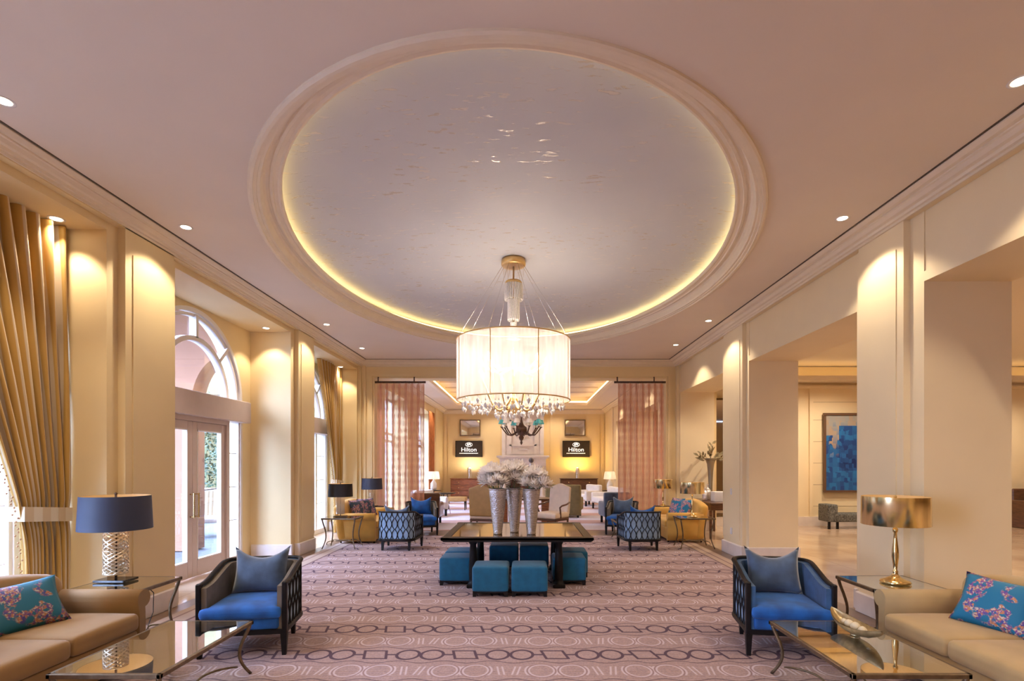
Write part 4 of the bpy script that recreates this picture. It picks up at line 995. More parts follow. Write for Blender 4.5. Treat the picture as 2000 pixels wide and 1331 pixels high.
# ================================================================ GLASS TABLES
def glass_table(name, label, cat, x0, x1, y0, y1, h, group, spread=.05, stretch='loop', shelf=False):
    cx, cy = (x0+x1)/2, (y0+y1)/2; hw, hd = (x1-x0)/2, (y1-y0)/2
    t = thing(name, label, cat, (cx, cy, .012), 0, group); H = h-.012
    b = B()
    for q in ((-hw, hw, -hd, -hd+.028), (-hw, hw, hd-.028, hd), (-hw, -hw+.028, -hd, hd), (hw-.028, hw, -hd, hd)): b.box(*q, H-.035, H-.004, .004)
    obj('top_frame', b, BRONZE, t)
    b = B(); b.box(-hw+.024, hw-.024, -hd+.024, hd-.024, H-.014, H-.004); obj('glass_top', b, TGLASS, t)
    for sx in (-1, 1):
        for sy in (-1, 1):
            b = B(); pts = []
            for k in range(15):
                f = k/14; z = (H-.02)*(1-f); o = .02-.085*math.sin(PI*min(1, f*1.05))**1.3*(.9)+(.045*max(0, f-.75)/.25)
                o = .015-.10*(math.sin(PI*f*.8)**1.5)+.05*f*f
                pts.append((sx*(hw-.03+o*.7+.0), sy*(hd-.03+o*.7), z))
            b.tube(pts, [.016-.005*k/14 for k in range(15)], 8); obj('leg', b, BRONZE, t)
    b = B(); zc = H*.30; a, c = hw*.72, hd*.72
    lx, ly = hw-.09, hd-.09
    for sx in (-1, 1):
        for sy in (-1, 1):
            pts = [(sx*(lx*(1-f)+.16*f+.03*math.sin(PI*2*f)), sy*(ly*(1-f)+.06*f), .08+.05*math.sin(PI*f)+(zc-.13)*f*f) for f in [i/12 for i in range(13)]]
            b.tube(pts, .0085, 6)
    r = .15; b.tube([(r*math.cos(q), r*.45*math.sin(q), zc-.05) for q in [2*PI*k/28 for k in range(28)]], .0085, 6, closed=True)
    obj('scroll_stretcher', b, BRONZE, t); return t
glass_table('coffee_table', 'long bronze framed glass coffee table before the near left camel sofa', 'coffee table', -2.96, -2.25, 3.25, 4.37, .45, 'bronze glass coffee tables')
glass_table('coffee_table', 'long bronze framed glass coffee table before the near right camel sofa with a boat bowl', 'coffee table', 2.015, 2.76, 3.25, 4.37, .45, 'bronze glass coffee tables')
glass_table('coffee_table', 'distant small glass coffee table between the far left armchairs', 'coffee table', -3.1, -2.4, 11.55, 12.35, .45, 'bronze glass coffee tables')
glass_table('coffee_table', 'distant small glass coffee table between the far right armchairs', 'coffee table', 2.0, 2.75, 11.55, 12.35, .45, 'bronze glass coffee tables')
glass_table('end_table', 'bronze glass end table under the dark shaded pierced lamp at near left', 'end table', -4.18, -3.49, 4.78, 5.37, .60, 'bronze glass end tables')
glass_table('end_table', 'bronze glass end table under the brass lamp at near right', 'end table', 3.18, 3.87, 4.80, 5.41, .60, 'bronze glass end tables')
glass_table('end_table', 'distant bronze end table under the black shaded lamp at the left wall', 'end table', -4.12, -3.42, 10.62, 11.15, .64, 'bronze glass end tables')
glass_table('end_table', 'distant bronze end table under the brass lamp left of the far pilaster', 'end table', 3.12, 3.84, 10.62, 11.15, .64, 'bronze glass end tables')
def round_side(label, x, y, h, r=.28):
    t = thing('side_table', label, 'side table', (x, y, .012)); b = B(); b.lathe([(0, h-.035), (r, h-.035), (r, h-.012), (0, h-.012)], n=28); obj('tabletop', b, DARK, t)
    b = B(); b.lathe([(.16, 0), (.16, .015), (.03, .04), (.02, .1), (.03, h*.5), (.02, h-.05), (.05, h-.035)], n=16); obj('pedestal', b, DARK, t)
round_side('round dark side table behind the far left yellow sofa under a blue shaded lamp', -3.87, 13.40, .65, .27)
round_side('round side table behind the far right yellow sofa under a brass lamp', 3.51, 13.45, .65, .22)

# ================================================================ SOFAS
def make_sofa(label, group, m, L=2.35, D=.86, H=.86, ncush=3):
    """local: faces +x, length along y, origin at floor centre of the front bottom edge ... x from -D to 0"""
    t = thing('sofa', label, 'sofa', (0, 0, .012), 0, group); h = L/2
    for sy in (-1, 1):
        prof = []   # (y, z) outward = sy
        pts = [(0, .04), (0, .45), (-.01, .50), (-.02, .56)]
        for k in range(13): a = PI*1.05-(PI*1.5)*k/12; pts.append((.055+.075*math.cos(a), .575+.075*math.sin(a)))
        pts += [(.07, .46), (.075, .2), (.075, .04)]
        b = B(); b.prism([(sy*(h-.16)+sy*y, z) for y, z in pts], 'x', -D+.05, -.03, smooth=False)
        for f in b.bm.faces: f.smooth = len(f.verts) == 4
        o = obj('arm', b, m, t)
    b = B()
    def top(u): return H-.14+.17*max(0, math.sin(PI*min(1, max(0, (u+h)/(2*h)))))**.55
    b.rbox((-D+.11, 0, .45), .20, L-.12, .78, .08, 0, mid=14, warp=lambda p: (p.x-.10*(p.z/.78+.5), p.y, p.z*1.0 if p.z < .1 else p.z*(top(p.y)-.45)/.39)); obj('back', b, m, t)
    b = B(); b.rbox((-D/2+.02, 0, .19), D-.10, L-.34, .27, .03); obj('seat_base', b, m, t)
    cw = (L-.36)/ncush
    for k in range(ncush):
        y = -h+.18+cw*(k+.5)
        b = B(); b.rbox((-D/2+.10, y, .40), D-.20, cw-.008, .15, .045, .02); obj('seat_cushion', b, m, t)
    for sx in (-.06, -D+.08):
        for sy in (-1, 1):
            b = B(); b.lathe([(.022, .07), (.016, 0), (0, 0)], (sx, sy*(h-.12), 0), n=8); obj('foot', b, DARK, t)
    return t
s1 = make_sofa('camel upholstered sofa with rolled arms at near left beside the tied drape', 'camel sofas', SOFA)
s1.location = (-3.25, 3.47, .012)
s2 = make_sofa('pale camel sofa with rolled arms at near right before the pilaster', 'camel sofas', SOFAR)
s2.location = (3.02, 3.47, .012); s2.rotation_euler = (0, 0, PI)
s3 = make_sofa('golden yellow sofa against the far left window', 'golden sofas', SOFAY, 1.75, .86, .88, 2); s3.location = (-3.22, 12.2, .012)
s4 = make_sofa('golden yellow sofa on the far right beside the lamp tables', 'golden sofas', SOFAY, 1.75, .86, .88, 2); s4.location = (3.08, 12.33, .012); s4.rotation_euler = (0, 0, PI)
def sofa_pillow(x, y, rz, tilt, label, m, wd=.52, ht=.44, z=.50, roll=0):
    b = B(); b.pillow(wd, ht, .16); b.bm.transform(Matrix.Rotation(math.radians(-tilt), 4, 'X')); b.bm.transform(Matrix.Rotation(math.radians(roll), 4, 'Y'))
    tag(obj('throw_pillow', b, m), label, 'pillow', None, (x, y, z), math.radians(rz))
sofa_pillow(-3.74, 3.98, 62, 32, 'teal floral silk pillow leaning at the end of the near left sofa', FLORAL, .52, .40, .485, -5)
sofa_pillow(-3.75, 3.32, 80, 22, 'teal floral silk pillow partly cut by the left edge of the photo', FLORAL)
sofa_pillow(3.50, 4.0, -62, 30, 'turquoise floral silk pillow leaning at the end of the near right sofa', FLORALR, .50, .42, .485, 6)
sofa_pillow(3.52, 3.36, -85, 22, 'turquoise floral silk pillow partly cut by the right edge of the photo', FLORALR)
sofa_pillow(-3.72, 11.95, 70, 20, 'muted floral pillow nearest the lamp on the far left yellow sofa', FLORALD)
sofa_pillow(-3.68, 12.45, 60, 20, 'muted floral pillow farther back on the far left yellow sofa', FLORALD)
sofa_pillow(3.52, 12.1, -55, 20, 'blue floral pillow on the far right yellow sofa', FLORALR, .6)
sofa_pillow(3.55, 12.6, -70, 20, 'blue floral pillow farther back on the far right yellow sofa', FLORALR, .5)

# ================================================================ LAMPS
def pierced_lamp(label, x, y, z, shade=NAVY, s=1.0, power=5):
    t = thing('table_lamp', label, 'lamp', (x, y, z), 0, 'dark shaded pierced lamps'); t.scale = (s, s, s)
    b = B(); b.box(-.15, .15, -.10, .10, 0, .022, .004); obj('base_plate', b, BLACK, t)
    b = B(); b.tube([(0, 0, .02), (0, 0, .84)], .010, 8); obj('stem', b, IRON, t)
    b = B(); n = 11
    for k in range(n):           # interlaced cut metal cylinder
        for sg in (-1, 1):
            b.tube([(.098*math.cos(2*PI*k/n+sg*q*.33), .098*math.sin(2*PI*k/n+sg*q*.33), .075+.44*q/22) for q in range(23)], .0075, 4, cap=False)
    for zz in (.075, .30, .515): b.tube([(.098*math.cos(2*PI*k/24), .098*math.sin(2*PI*k/24), zz) for k in range(24)], .006, 5, closed=True)
    obj('pierced_cylinder', b, SILVERC, t, 'silver pierced metal cylinder')
    b = B(); b.lathe([(.285, .83), (.300, .505)], n=48); obj('shade', b, shade, t)
    b = B(); b.lathe([(.283, .829), (.298, .506)], n=48); obj('shade_lining', b, SHIN, t)
    b = B(); b.tube([(-.284, 0, .80), (.284, 0, .80)], .003, 4); b.lathe([(0, .835), (.012, .84), (.014, .852), (0, .865)], n=10); obj('finial', b, IRON, t)
    b = B(); b.lathe([(0, .60), (.028, .62), (.034, .66), (.015, .70), (0, .70)], n=12); obj('bulb', b, BULB, t)
    if power: point((x, y, z+.66*s), power, r=.03)
SILVERC = mat('cut_silver_metal', (.74, .62, .46), .38, metal=.8)
pierced_lamp('table lamp with large navy drum shade and pierced silver column at near left', -3.99, 5.14, .602, power=7)
pierced_lamp('table lamp with black drum shade on the distant left end table', -3.82, 10.9, .642, BLACKSH, .82, power=5)
pierced_lamp('table lamp with blue drum shade behind the far left yellow sofa', -3.89, 13.38, .652, NAVY, .86, power=6)
def brass_lamp(label, x, y, z, s=1.0, power=7):
    t = thing('table_lamp', label, 'lamp', (x, y, z), 0, 'brass drum shaded lamps'); t.scale = (s, s, s)
    b = B(); b.lathe([(0, 0), (.125, 0), (.13, .008), (.12, .022), (.085, .036), (.05, .055), (.028, .075), (.02, .095), (.026, .11), (.016, .12), (.02, .17), (.03, .25), (.028, .31), (.016, .42), (.013, .48), (.022, .49), (.024, .515), (.012, .53), (.018, .55), (.012, .57), (.008, .80), (0, .80)], n=24); obj('column_base', b, BRASS, t)
    b = B(); b.lathe([(.28, .828), (.283, .558), (.281, .556)], n=56); obj('shade', b, BRUSHED, t, 'polished brass drum shade')
    b = B(); b.lathe([(.277, .827), (.280, .557)], n=56); obj('shade_lining', b, SHIN, t)
    b = B(); b.tube([(-.278, 0, .79), (.278, 0, .79)], .003, 4); b.lathe([(0, .80), (.012, .815), (.014, .828), (0, .842)], n=10); obj('finial', b, BRASS, t)
    b = B(); b.lathe([(0, .62), (.028, .64), (.034, .68), (.015, .72), (0, .72)], n=12); obj('bulb', b, BULB, t)
    if power: point((x, y, z+.68*s), power, r=.03)
brass_lamp('tall brass table lamp with shiny drum shade at near right', 3.55, 5.06, .602, power=9)
brass_lamp('distant brass lamp on the end table left of the far right pilaster', 3.45, 10.9, .642, .86, 7)
brass_lamp('distant brass lamp farther back on the round table beside the right bead curtain', 3.51, 13.45, .652, .82, 8)
# lamp cord
b = B(); b.tube([(-3.78, 5.2, .58), (-3.72, 5.28, .45), (-3.74, 5.3, .25), (-3.80, 5.28, .06), (-3.86, 5.1, .02), (-3.74, 5.0, .02), (-3.84, 4.92, .02)], .004, 6)
tag(obj('lamp_cord', b, BLACK), 'thin black lamp cord hanging below the near left end table to the floor', 'cord')

# boat bowl with objects
t = thing('boat_bowl', 'slender gilt boat shaped bowl on the near right glass coffee table', 'bowl', (2.49, 3.98, .450), math.radians(-2))
b = B()
def bowlf(inner):
    def g(u, v):
        y = (u-.5)*.66; w_ = .095*(1-(2*u-1)**2)**.8+.001; a = PI*v; k = .93 if inner else 1
        return (w_*k*math.cos(a), y*k, .012+.065+.05*(2*u-1)**2-(.065*(1-(2*u-1)**2)**.6)*k*math.sin(a))
    return g
b.grid(28, 12, bowlf(False)); b.grid(28, 12, bowlf(True)); b.bm.faces.ensure_lookup_table()
b.lathe([(.03, 0), (.035, .006), (.02, .014)], n=14); obj('hull', b, mat('gilt_leaf_bowl', (.55, .42, .22), .35, metal=.7, noise=.2, nscale=25), t)
for k, (y, r) in enumerate(((-.16, .026), (-.09, .032), (0, .035), (.08, .033), (.15, .027))):
    b = B(); b.lathe([(r*math.sin(PI*i/10), -r*math.cos(PI*i/10)) for i in range(11)], n=14)
    o = obj('decorative_ball', b, mat('cream_shell_%d' % k, (.78, .66, .44), .4, noise=.15)); tag(o, ['cream ball at the near tip of the gilt boat bowl', 'cream ball second from the near tip of the gilt boat bowl', 'largest cream ball in the middle of the gilt boat bowl', 'cream ball second from the far tip of the gilt boat bowl', 'cream ball at the far tip of the gilt boat bowl'][k], 'ornament', 'balls in the boat bowl', (2.49+.035*y, 3.98+y, .450+.030+r))

# ================================================================ RIGHT FAR CONSOLE, VASE, LANTERNS
t = thing('console_table', 'dark wooden console with slim legs behind the far right yellow sofa', 'console', (4.55, 12.82, 0))
b = B(); b.box(-.32, .32, -.75, .75, .80, .84, .01); obj('tabletop', b, MAHO, t)
b = B(); b.box(-.29, .29, -.71, .71, .66, .80); obj('apron', b, MAHO, t)
for sx in (-1, 1):
    for sy in (-1, 1):
        b = B(); b.prism([(sx*.285-.03, .66), (sx*.285+.03, .66), (sx*.285+.018, 0), (sx*.285-.018, 0)], 'y', sy*.69-.025, sy*.69+.025); obj('leg', b, MAHO, t)
t = thing('trumpet_vase', 'tall smoky trumpet vase holding dry leaves on the far right console', 'vase', (4.60, 13.1, .84))
b = B(); b.lathe([(0, 0), (.09, 0), (.095, .02), (.05, .04), (.045, .1), (.05, .4), (.065, .7), (.085, .88), (.12, .98), (.17, 1.02), (.165, 1.03), (.08, .93), (.05, .6), (0, .2)], n=24); obj('body', b, mat('smoky_bronze_glass', (.36, .30, .20), .2, metal=.5), t)
t = thing('dry_leaf_arrangement', 'spray of dusty bronze leaves standing in the tall trumpet vase', 'plant', (4.60, 13.1, 1.75))
rnd = random.Random(9); bs = B(); bl_ = B()
for k in range(16):
    a = rnd.uniform(0, 6.28); e = rnd.uniform(.25, 1.1); l = rnd.uniform(.28, .55); d = Vector((math.cos(a)*math.cos(e), math.sin(a)*math.cos(e), math.sin(e)))
    bs.tube([(0, 0, 0), d*l*.5+Vector((0, 0, .04)), d*l], .004, 5)
    for j in range(3):
        p = d*l*(.6+.2*j); u = (d+Vector((rnd.uniform(-.6, .6), rnd.uniform(-.6, .6), rnd.uniform(-.3, .3)))).normalized(); v = u.orthogonal().normalized(); s = .16
        c = bl_._v(p+u*s*.5+v.cross(u)*.02); V = [bl_._v(q) for q in (p, p+u*s*.35+v*.035, p+u*s*.7+v*.03, p+u*s, p+u*s*.7-v*.03, p+u*s*.35-v*.035)]
        for i in range(6): bl_.face([c, V[i], V[(i+1) % 6]])
obj('twigs', bs, DRYLEAF, t); obj('leaves', bl_, DRYLEAF, t)
for (x, y, s, l) in ((4.34, 12.75, 1, 'left silver mercury glass lantern on the far console'), (4.46, 12.9, 1.2, 'right silver mercury glass lantern on the far console')):
    t = thing('lantern', l, 'lantern', (x, y, .84), 0, 'silver lanterns'); t.scale = (s,)*3
    b = B(); b.lathe([(0, 0), (.06, 0), (.065, .02), (.065, .2), (.05, .22), (0, .22)], n=14); obj('jar', b, SILVER, t)
    b = B(); b.lathe([(.05, .22), (.02, .25), (.015, .3), (.022, .32), (0, .34)], n=10); obj('lid', b, CHROME, t)
b = B(); b.box(-.16, .16, -.14, .14, 0, .23, .004)
for k in range(4): b.box(-.165, .165, -.145, .145, .03+.055*k, .035+.055*k)
tag(obj('storage_box', b, BOOKW), 'white ribbed box standing on the near end of the far right console', 'box', None, (4.62, 12.55, .84))
t = thing('tall_mirror', 'tall gold framed mirror on the hall wall behind the trumpet vase', 'mirror', (5.75, 14.62, 0))
b = B(); b.box(-.56, .56, -.02, .05, .3, 3.55, .02); obj('frame', b, GOLDF if 'GOLDF' in globals() else BRONZE, t)
b = B(); b.box(-.50, .50, -.03, -.018, .36, 3.49); obj('mirror_glass', b, MIRROR, t)

# side hall painting, bench, settee
t = thing('painting', 'large framed blue mosaic painting in the side hall behind the right pilaster', 'painting', (9.2, 14.62, 2.035))
b = B()
for q in ((-.94, .94, -1.1, -1.04), (-.94, .94, 1.04, 1.1)): b.box(q[0], q[1], -.04, .03, q[2], q[3])
for q in ((-.94, -.88), (.88, .94)): b.box(q[0], q[1], -.04, .03, -1.04, 1.04)
obj('frame', b, mat('walnut_frame', (.13, .07, .04), .4), t)
b = B(); b.grid(1, 1, lambda u, v: (-.88+1.76*u, -.01, -1.04+2.08*v), uv=True, smooth=False); b.box(-.88, .88, .0, .02, -1.04, 1.04); obj('canvas', b, MOSAIC, t)
t = thing('bench', 'spotted grey upholstered bench with raised ends beneath the blue painting', 'bench', (8.95, 14.15, 0))
b = B(); b.rbox((0, 0, .30), 1.7, .48, .22, .03); obj('seat', b, SPOT, t)
for sx in (-1, 1):
    b = B(); b.rbox((sx*.83, 0, .42), .26, .50, .46, .03); obj('raised_end', b, SPOT, t)
    for sx2 in (.9, .68):
        b = B(); b.box(sx*sx2-.025, sx*sx2+.025, -.2, -.15, 0, .2); obj('leg', b, DARK, t)
t = thing('settee', 'dark carved wooden settee with green cushion at the far right edge', 'settee', (14.2, 14.1, 0))
b = B(); b.box(-.9, .9, .28, .34, .2, 1.05, .02); b.box(-.93, -.85, -.3, .34, 0, .75, .02); b.box(.85, .93, -.3, .34, 0, .75, .02); b.box(-.9, .9, -.3, .3, .2, .33); obj('frame', b, MAHO, t)
b = B(); b.rbox((0, -.02, .40), 1.65, .56, .14, .05, .02); obj('seat_cushion', b, mat('green_cushion', (.35, .36, .14), .8), t)

# ================================================================ FAR LOUNGE
def chest(label, x, m):
    t = thing('chest_of_drawers', label, 'chest', (x, 25.95, 0)); W = .90
    b = B(); b.box(-W-.03, W+.03, -.28, .28, .96, 1.0, .01); obj('chest_top', b, m, t)
    b = B(); b.box(-W, W, -.24, .26, .12, .96, .02); obj('body', b, m, t)
    for sx in (-1, 1):
        b = B(); b.box(sx*W-.05*(sx > 0)-.0, sx*W+.05*(sx < 0), -.25, -.19, 0, .12); obj('foot', b, m, t)
    for k in range(3):
        b = B(); b.box(-W+.06, W-.06, -.262, -.24, .17+.26*k, .40+.26*k, .006); d = obj('drawer', b, m, t)
        for sx in (-.5, .5):
            b = B(); b.lathe([(0, 0), (.03, .0), (.028, .02), (0, .03)], n=10); b.bm.transform(Matrix.Translation((sx, -.262, .285+.26*k)) @ Matrix.Rotation(PI/2, 4, 'X')); obj('knob', b, BRASS, d)
chest('reddish brown chest of three drawers against the left of the far end wall', -2.75, BURL)
chest('very dark chest of three drawers against the right of the far end wall', 2.62, MAHO)
def uplight(label, x, col):
    t = thing('cylinder_lamp', label, 'lamp', (x, 25.95, 1.0))
    b = B(); b.lathe([(0, 0), (.12, 0), (.12, .02), (0, .03)], n=18); obj('base', b, CHROME, t)
    b = B(); b.lathe([(.10, .02), (.10, .52)], n=20); obj('cylinder', b, CHROME, t)
    b = B(); b.lathe([(0, .30), (.04, .32), (.04, .4), (0, .44)], n=10); obj('bulb', b, BULB, t)
    point((x, 25.95, 1.53), (45 if x < 0 else 75), col, .04)
uplight('slim silver cylinder lamp glowing upward on the reddish chest', -2.74, (1, .80, .50))
uplight('slim silver cylinder lamp glowing yellow upward on the dark chest', 2.56, (1, .60, .14))
FONT = None
def text_bm(s, size, ext=.004):
    cu = bpy.data.curves.new('lettering', 'FONT'); cu.body = s; cu.size = size; cu.align_x = 'CENTER'; cu.extrude = ext
    o = bpy.data.objects.new('lettering', cu); COL.objects.link(o); bpy.context.view_layer.update()
    me = bpy.data.meshes.new_from_object(o.evaluated_get(bpy.context.evaluated_depsgraph_get())); bpy.data.objects.remove(o)
    b = B(); b.bm.from_mesh(me); b.bm.transform(Matrix.Rotation(PI/2, 4, 'X')); return b
def tv(label, x):
    t = thing('television', label, 'television', (x, 26.50, 2.46))
    b = B(); b.box(-.68, .68, -.03, .06, -.41, .41, .01); obj('bezel', b, BLACK, t)
    b = B(); b.box(-.65, .65, -.034, -.028, -.38, .38); sc = obj('screen', b, SCREEN, t)
    b = text_bm('Hilton', .29); b.bm.transform(Matrix.Scale(1.08, 4, (1, 0, 0)) @ Matrix.Translation((0, -.04, -.13))); obj('lettering', b, LOGO, sc, 'white lettering and oval emblem')
    b = B(); n = 32
    b.tube([(.17*math.cos(2*PI*k/n), -.04, .215+.10*math.sin(2*PI*k/n)) for k in range(n)], .009, 4, closed=True)
    for sx in (-1, 1): b.tube([(sx*.085+.0, -.04, .13), (sx*.085, -.04, .24), (sx*.06, -.04, .275), (sx*.02, -.04, .26)], .012, 4)
    b.tube([(-.085, -.04, .20), (0, -.04, .23), (.085, -.04, .20)], .012, 4); b.tube([(-.02, -.04, .14), (.02, -.04, .29)], .012, 4)
    obj('emblem', b, LOGO, sc)
    b = B()
    rnd = random.Random(4); xx = -.48
    while xx < .46: w_ = rnd.uniform(.02, .05); b.box(xx, xx+w_, -.042, -.038, -.235, -.205); xx += w_+.014
    obj('caption_line', b, LOGO, sc)
tv('left wall television showing a white logo, above the reddish chest', -2.83)
tv('right wall television showing a white logo, above the dark chest', 2.55)
def wall_mirror(label, x):
    t = thing('wall_mirror', label, 'mirror', (x, 26.52, 3.52))
    b = B()
    for q in ((-.52, .52, -.41, -.36), (-.52, .52, .36, .41)): b.box(q[0], q[1], -.03, .04, q[2], q[3])
    for q in ((-.52, -.47), (.47, .52)): b.box(q[0], q[1], -.03, .04, -.36, .36)
    obj('frame', b, BRONZE, t)
    b = B(); b.box(-.47, .47, -.01, .02, -.36, .36); obj('mirror_glass', b, MIRROR, t)
wall_mirror('rectangular framed mirror above the left television', -2.78); wall_mirror('rectangular framed mirror above the right television', 2.50)
# fireplace
t = thing('fireplace', 'white stone fireplace with columns and tall carved overmantel on the far end wall', 'fireplace', (-.12, 26.3, 0))
b = B(); b.box(-1.30, 1.30, -.35, .27, 2.02, 2.12, .02); b.box(-1.22, 1.22, -.28, .27, 1.96, 2.02); obj('mantel_shelf', b, MANTEL, t)
b = B(); b.box(-1.15, 1.15, -.20, .27, 1.58, 1.96, .01); obj('frieze', b, MANTEL, t)
for sx in (-1, 1):
    b = B(); b.box(sx*1.0-.16, sx*1.0+.16, -.05, .27, 0, 1.58); obj('jamb', b, MANTEL, t)
    b = B(); b.box(sx*.95-.13, sx*.95+.13, -.33, -.07, 0, .12); b.lathe([(.11, .12), (.09, .16), (.085, .9), (.075, 1.45), (.09, 1.5), (.12, 1.58)], (sx*.95, -.2, 0), n=18); obj('column', b, MANTEL, t)
b = B(); b.box(-.84, .84, .1, .27, 0, 1.58); obj('firebox', b, REDF, t)
b = B(); b.box(-.84, .84, .02, .1, 1.3, 1.58); b.box(-.84, -.66, .02, .1, 0, 1.3); b.box(.66, .84, .02, .1, 0, 1.3); obj('inner_surround', b, mat('grey_slate', (.16, .14, .14), .4), t)
b = B(); b.box(-1.05, 1.05, .0, .27, 2.12, 4.30); obj('chimney_breast', b, MANTEL, t)
b = B()
for sx in (-1, 1): b.box(sx*.95-.09, sx*.95+.09, -.06, 0, 2.12, 4.2); b.box(sx*.62-.05, sx*.62+.05, -.08, 0, 2.2, 3.9)
b.box(-.67, .67, -.08, 0, 3.84, 3.95); b.box(-.67, .67, -.08, 0, 2.6, 2.68); b.box(-.67, .67, -.06, 0, 2.2, 2.28)
b.lathe([(0, 0), (.2, .02), (.24, .0), (.2, -.02)], (0, -.03, 2.44), n=20, sy=.2)
for k in range(9):
    a = PI*k/8; b.lathe([(0, .08), (.06, 0), (0, -.08)], (.32*math.cos(a), -.03, 3.1+.35*math.sin(a)), n=8, sy=.5)
b.lathe([(0, .2), (.14, .1), (.16, 0), (.1, -.15), (0, -.22)], (0, -.03, 3.15), n=16, sy=.35)
obj('carved_panel', b, MANTEL, t, 'white carved overmantel panel')
# candle stand with ball top
t = thing('candle_stand', 'slim white post with a dark ball top standing before the fireplace', 'ornament stand', (.19, 17.0, 0))
b = B(); b.lathe([(0, 0), (.14, 0), (.14, .03), (.05, .06), (.035, .15), (.05, 1.6), (.06, 1.72), (.04, 1.76), (0, 1.76)], n=16); obj('post', b, MANTEL, t)
b = B(); b.lathe([(.085*math.sin(PI*i/10), 1.84-.085*math.cos(PI*i/10)) for i in range(11)], n=16); obj('ball', b, mat('grey_ball', (.16, .14, .15), .5), t, 'dark grey ball')

def wing_chair(label, x, y, rz, backm, seatm):
    t = thing('library_chair', label, 'chair', (x, y, .012), math.radians(rz), 'camel back library chairs')
    b = B(); b.rbox((0, .30, .78), .62, .10, .70, .04, 0, mid=10, warp=lambda p: (p.x, p.y+.12*(p.z+.3), p.z+(.07*math.cos(PI*p.x/.62)**2*1.2 if p.z > .2 else 0))); obj('backrest', b, backm, t)
    b = B(); b.rbox((0, -.02, .43), .66, .64, .14, .05, .02); obj('seat', b, seatm, t)
    b = B(); b.box(-.32, .32, -.31, .28, .30, .37, .01); obj('seat_frame', b, MAHO, t)
    for sx in (-1, 1):
        b = B(); b.tube([(sx*.32, .30, .74), (sx*.35, .12, .70), (sx*.36, -.10, .68), (sx*.35, -.17, .64), (sx*.33, -.12, .52), (sx*.32, -.10, .38)], .022, 8); obj('arm', b, MAHO, t)
        for yy in (-.27, .26):
            b = B(); b.tube([(sx*.29, yy, .32), (sx*.31, yy-.02, .2), (sx*.29, yy+(.05 if yy > 0 else 0), 0)], [.03, .024, .015], 8); obj('leg', b, MAHO, t)
wing_chair('tan leather library chair seen from behind left of the silver vases', -1.0, 13.2, 168, TAN, CREAM)
wing_chair('cream leather library chair with wooden arms right of the silver vases', .68, 13.3, -38, CREAM, CREAM)
t = thing('writing_desk', 'dark wooden desk standing between the two library chairs', 'desk', (-.02, 14.6, .0))
b = B(); b.box(-.95, .95, -.38, .38, .74, .78, .01); obj('desktop', b, MAHO, t)
for sx in (-1, 1):
    b = B(); b.box(sx*.68-.22, sx*.68+.22, -.34, .34, .1, .74, .01); obj('pedestal', b, BURL, t)
    b = B(); b.box(sx*.68-.2, sx*.68+.2, -.35, .33, .014, .1); obj('plinth', b, MAHO, t)
def simple_sofa(label, x, y, rz, m, W=1.8, name='sofa', cat='sofa', H=.85, group=None):
    t = thing(name, label, cat, (x, y, .012), math.radians(rz), group)
    b = B(); b.rbox((0, 0, .36), W-.2, .78, .22, .05, .01); obj('seat', b, m, t)
    b = B(); b.rbox((0, .33, .56), W, .2, H-.27, .06); obj('backrest', b, m, t)
    for sx in (-1, 1):
        b = B(); b.rbox((sx*(W/2-.08), 0, .42), .16, .80, .42, .06); obj('arm', b, m, t)
        for sy in (-1, 1):
            b = B(); b.box(sx*(W/2-.1)-.03, sx*(W/2-.1)+.03, sy*.34-.03, sy*.34+.03, 0, .26); obj('leg', b, DARK, t)
    return t
simple_sofa('olive green sofa seen from behind beyond the cream library chair', 1.28, 17.2, 168, OLIVE, 1.15, H=1.25)
simple_sofa('white armchair in the far lounge beside the left bead curtain', -3.1, 17.2, 60, WHITE, .95, 'lounge_chair', 'armchair')
simple_sofa('dark armchair behind the blue pillow chair at far left', -2.75, 15.0, 180, MAHO, .75, 'lounge_chair', 'armchair', H=.98)
simple_sofa('dark blue grey armchair behind the far right facing chair', 2.55, 15.2, 185, VELGREY, .75, 'lounge_chair', 'armchair', H=.98)
simple_sofa('white sofa with blue seat along the right of the far lounge', 3.05, 19.4, -82, WHITE, 1.9)
simple_sofa('white armchair on the right of the far lounge near the dark chest', 2.55, 21.6, -60, WHITE, .9, 'lounge_chair', 'armchair')
t = thing('stool', 'small tan upholstered stool with thin legs before the reddish chest', 'stool', (-2.55, 19.6, .012))
b = B(); b.rbox((0, 0, .40), .75, .5, .16, .05, .02); obj('seat', b, TAN, t)
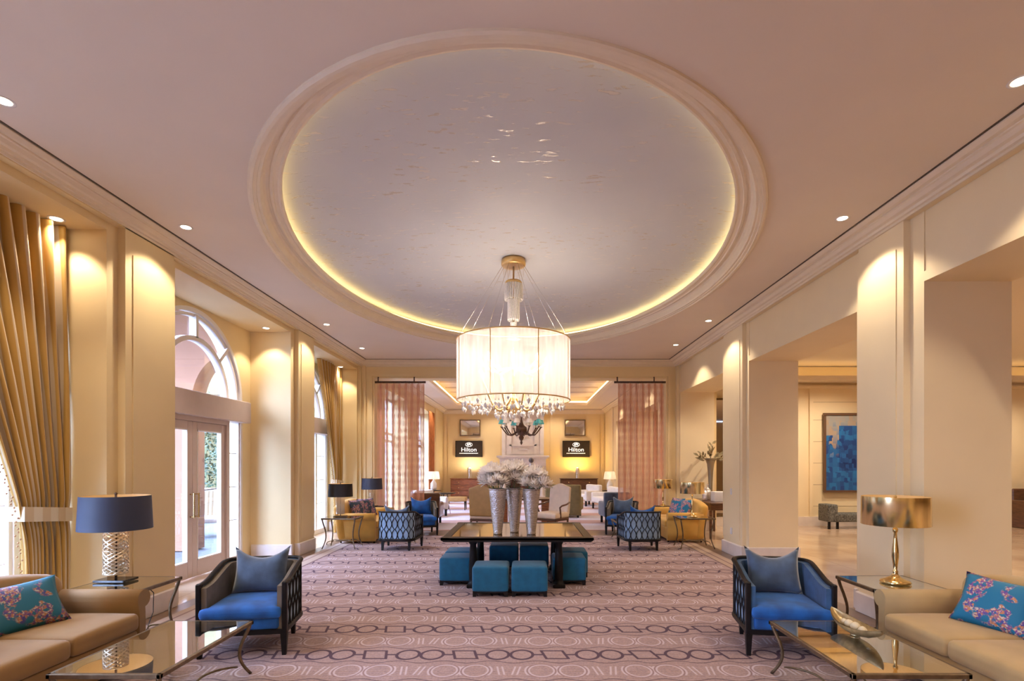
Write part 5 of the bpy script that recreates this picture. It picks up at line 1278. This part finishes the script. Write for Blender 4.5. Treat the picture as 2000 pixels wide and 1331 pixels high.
for sx in (-1, 1):
    for sy in (-1, 1): b = B(); b.tube([(sx*.32, sy*.2, .34), (sx*.33, sy*.21, 0)], [.025, .015], 8); obj('leg', b, DARK, t)
t = thing('side_table', 'round black topped side table on chrome legs in the far lounge, left', 'side table', (-2.75, 17.9, .012))
b = B(); b.lathe([(0, .70), (.38, .70), (.38, .73), (0, .73)], n=24); obj('tabletop', b, BLACK, t)
for k in range(3):
    a = 2*PI*k/3+.5; b = B(); b.tube([(.1*math.cos(a), .1*math.sin(a), .7), (.22*math.cos(a), .22*math.sin(a), 0)], .014, 8); obj('leg', b, CHROME, t)
def linen_lamp(label, x, y, z):
    t = thing('table_lamp', label, 'lamp', (x, y, z)); b = B(); b.lathe([(0, 0), (.10, 0), (.13, .1), (.12, .28), (.04, .4), (.02, .5), (0, .5)], n=18); obj('ceramic_base', b, WHITE, t)
    b = B(); b.lathe([(.20, .75), (.25, .45)], n=24); obj('shade', b, LITSHADE, t); b = B(); b.lathe([(0, .5), (.03, .53), (.03, .58), (0, .62)], n=10); obj('bulb', b, BULB, t)
    point((x, y, z+.58), 4, r=.04)
round_side('small round table under the cream lamp at the left far wall', -3.65, 21.0, .66, .3)
linen_lamp('cream shaded lamp with white base by the far left windows', -3.65, 21.0, .662)
round_side('small round table under the grey lamp at the right far wall', 3.35, 20.9, .66, .3)
linen_lamp('grey shaded lamp with white base beside the white sofa', 3.35, 20.9, .662)
# rust drape in far lounge
t = thing('curtain', 'rust drape hanging at the far lounge left windows', 'curtain', (-4.02, 22.6, 0), 0)
b = B(); b.grid(60, 6, lambda u, v: (.05*math.sin(u*2*PI*7), -.6+1.2*u, .03+3.9*v)); obj('drape', b, RUST, t)
b = B(); b.box(7.0, 7.2, 15.1, FY+.3, 0, FZ); b.box(4.6, 7.0, FY, FY+.3, 0, FZ); b.box(4.6, 7.2, 14.95, 15.1, 0, FZ); b.box(4.6, 7.2, 14.95, FY+.3, FZ, FZ+.1); struct('wall_far_hall', b, WALLR)
for y in (17.5, 22): spot((5.8, y, FZ-.05), 120, 150, .6)
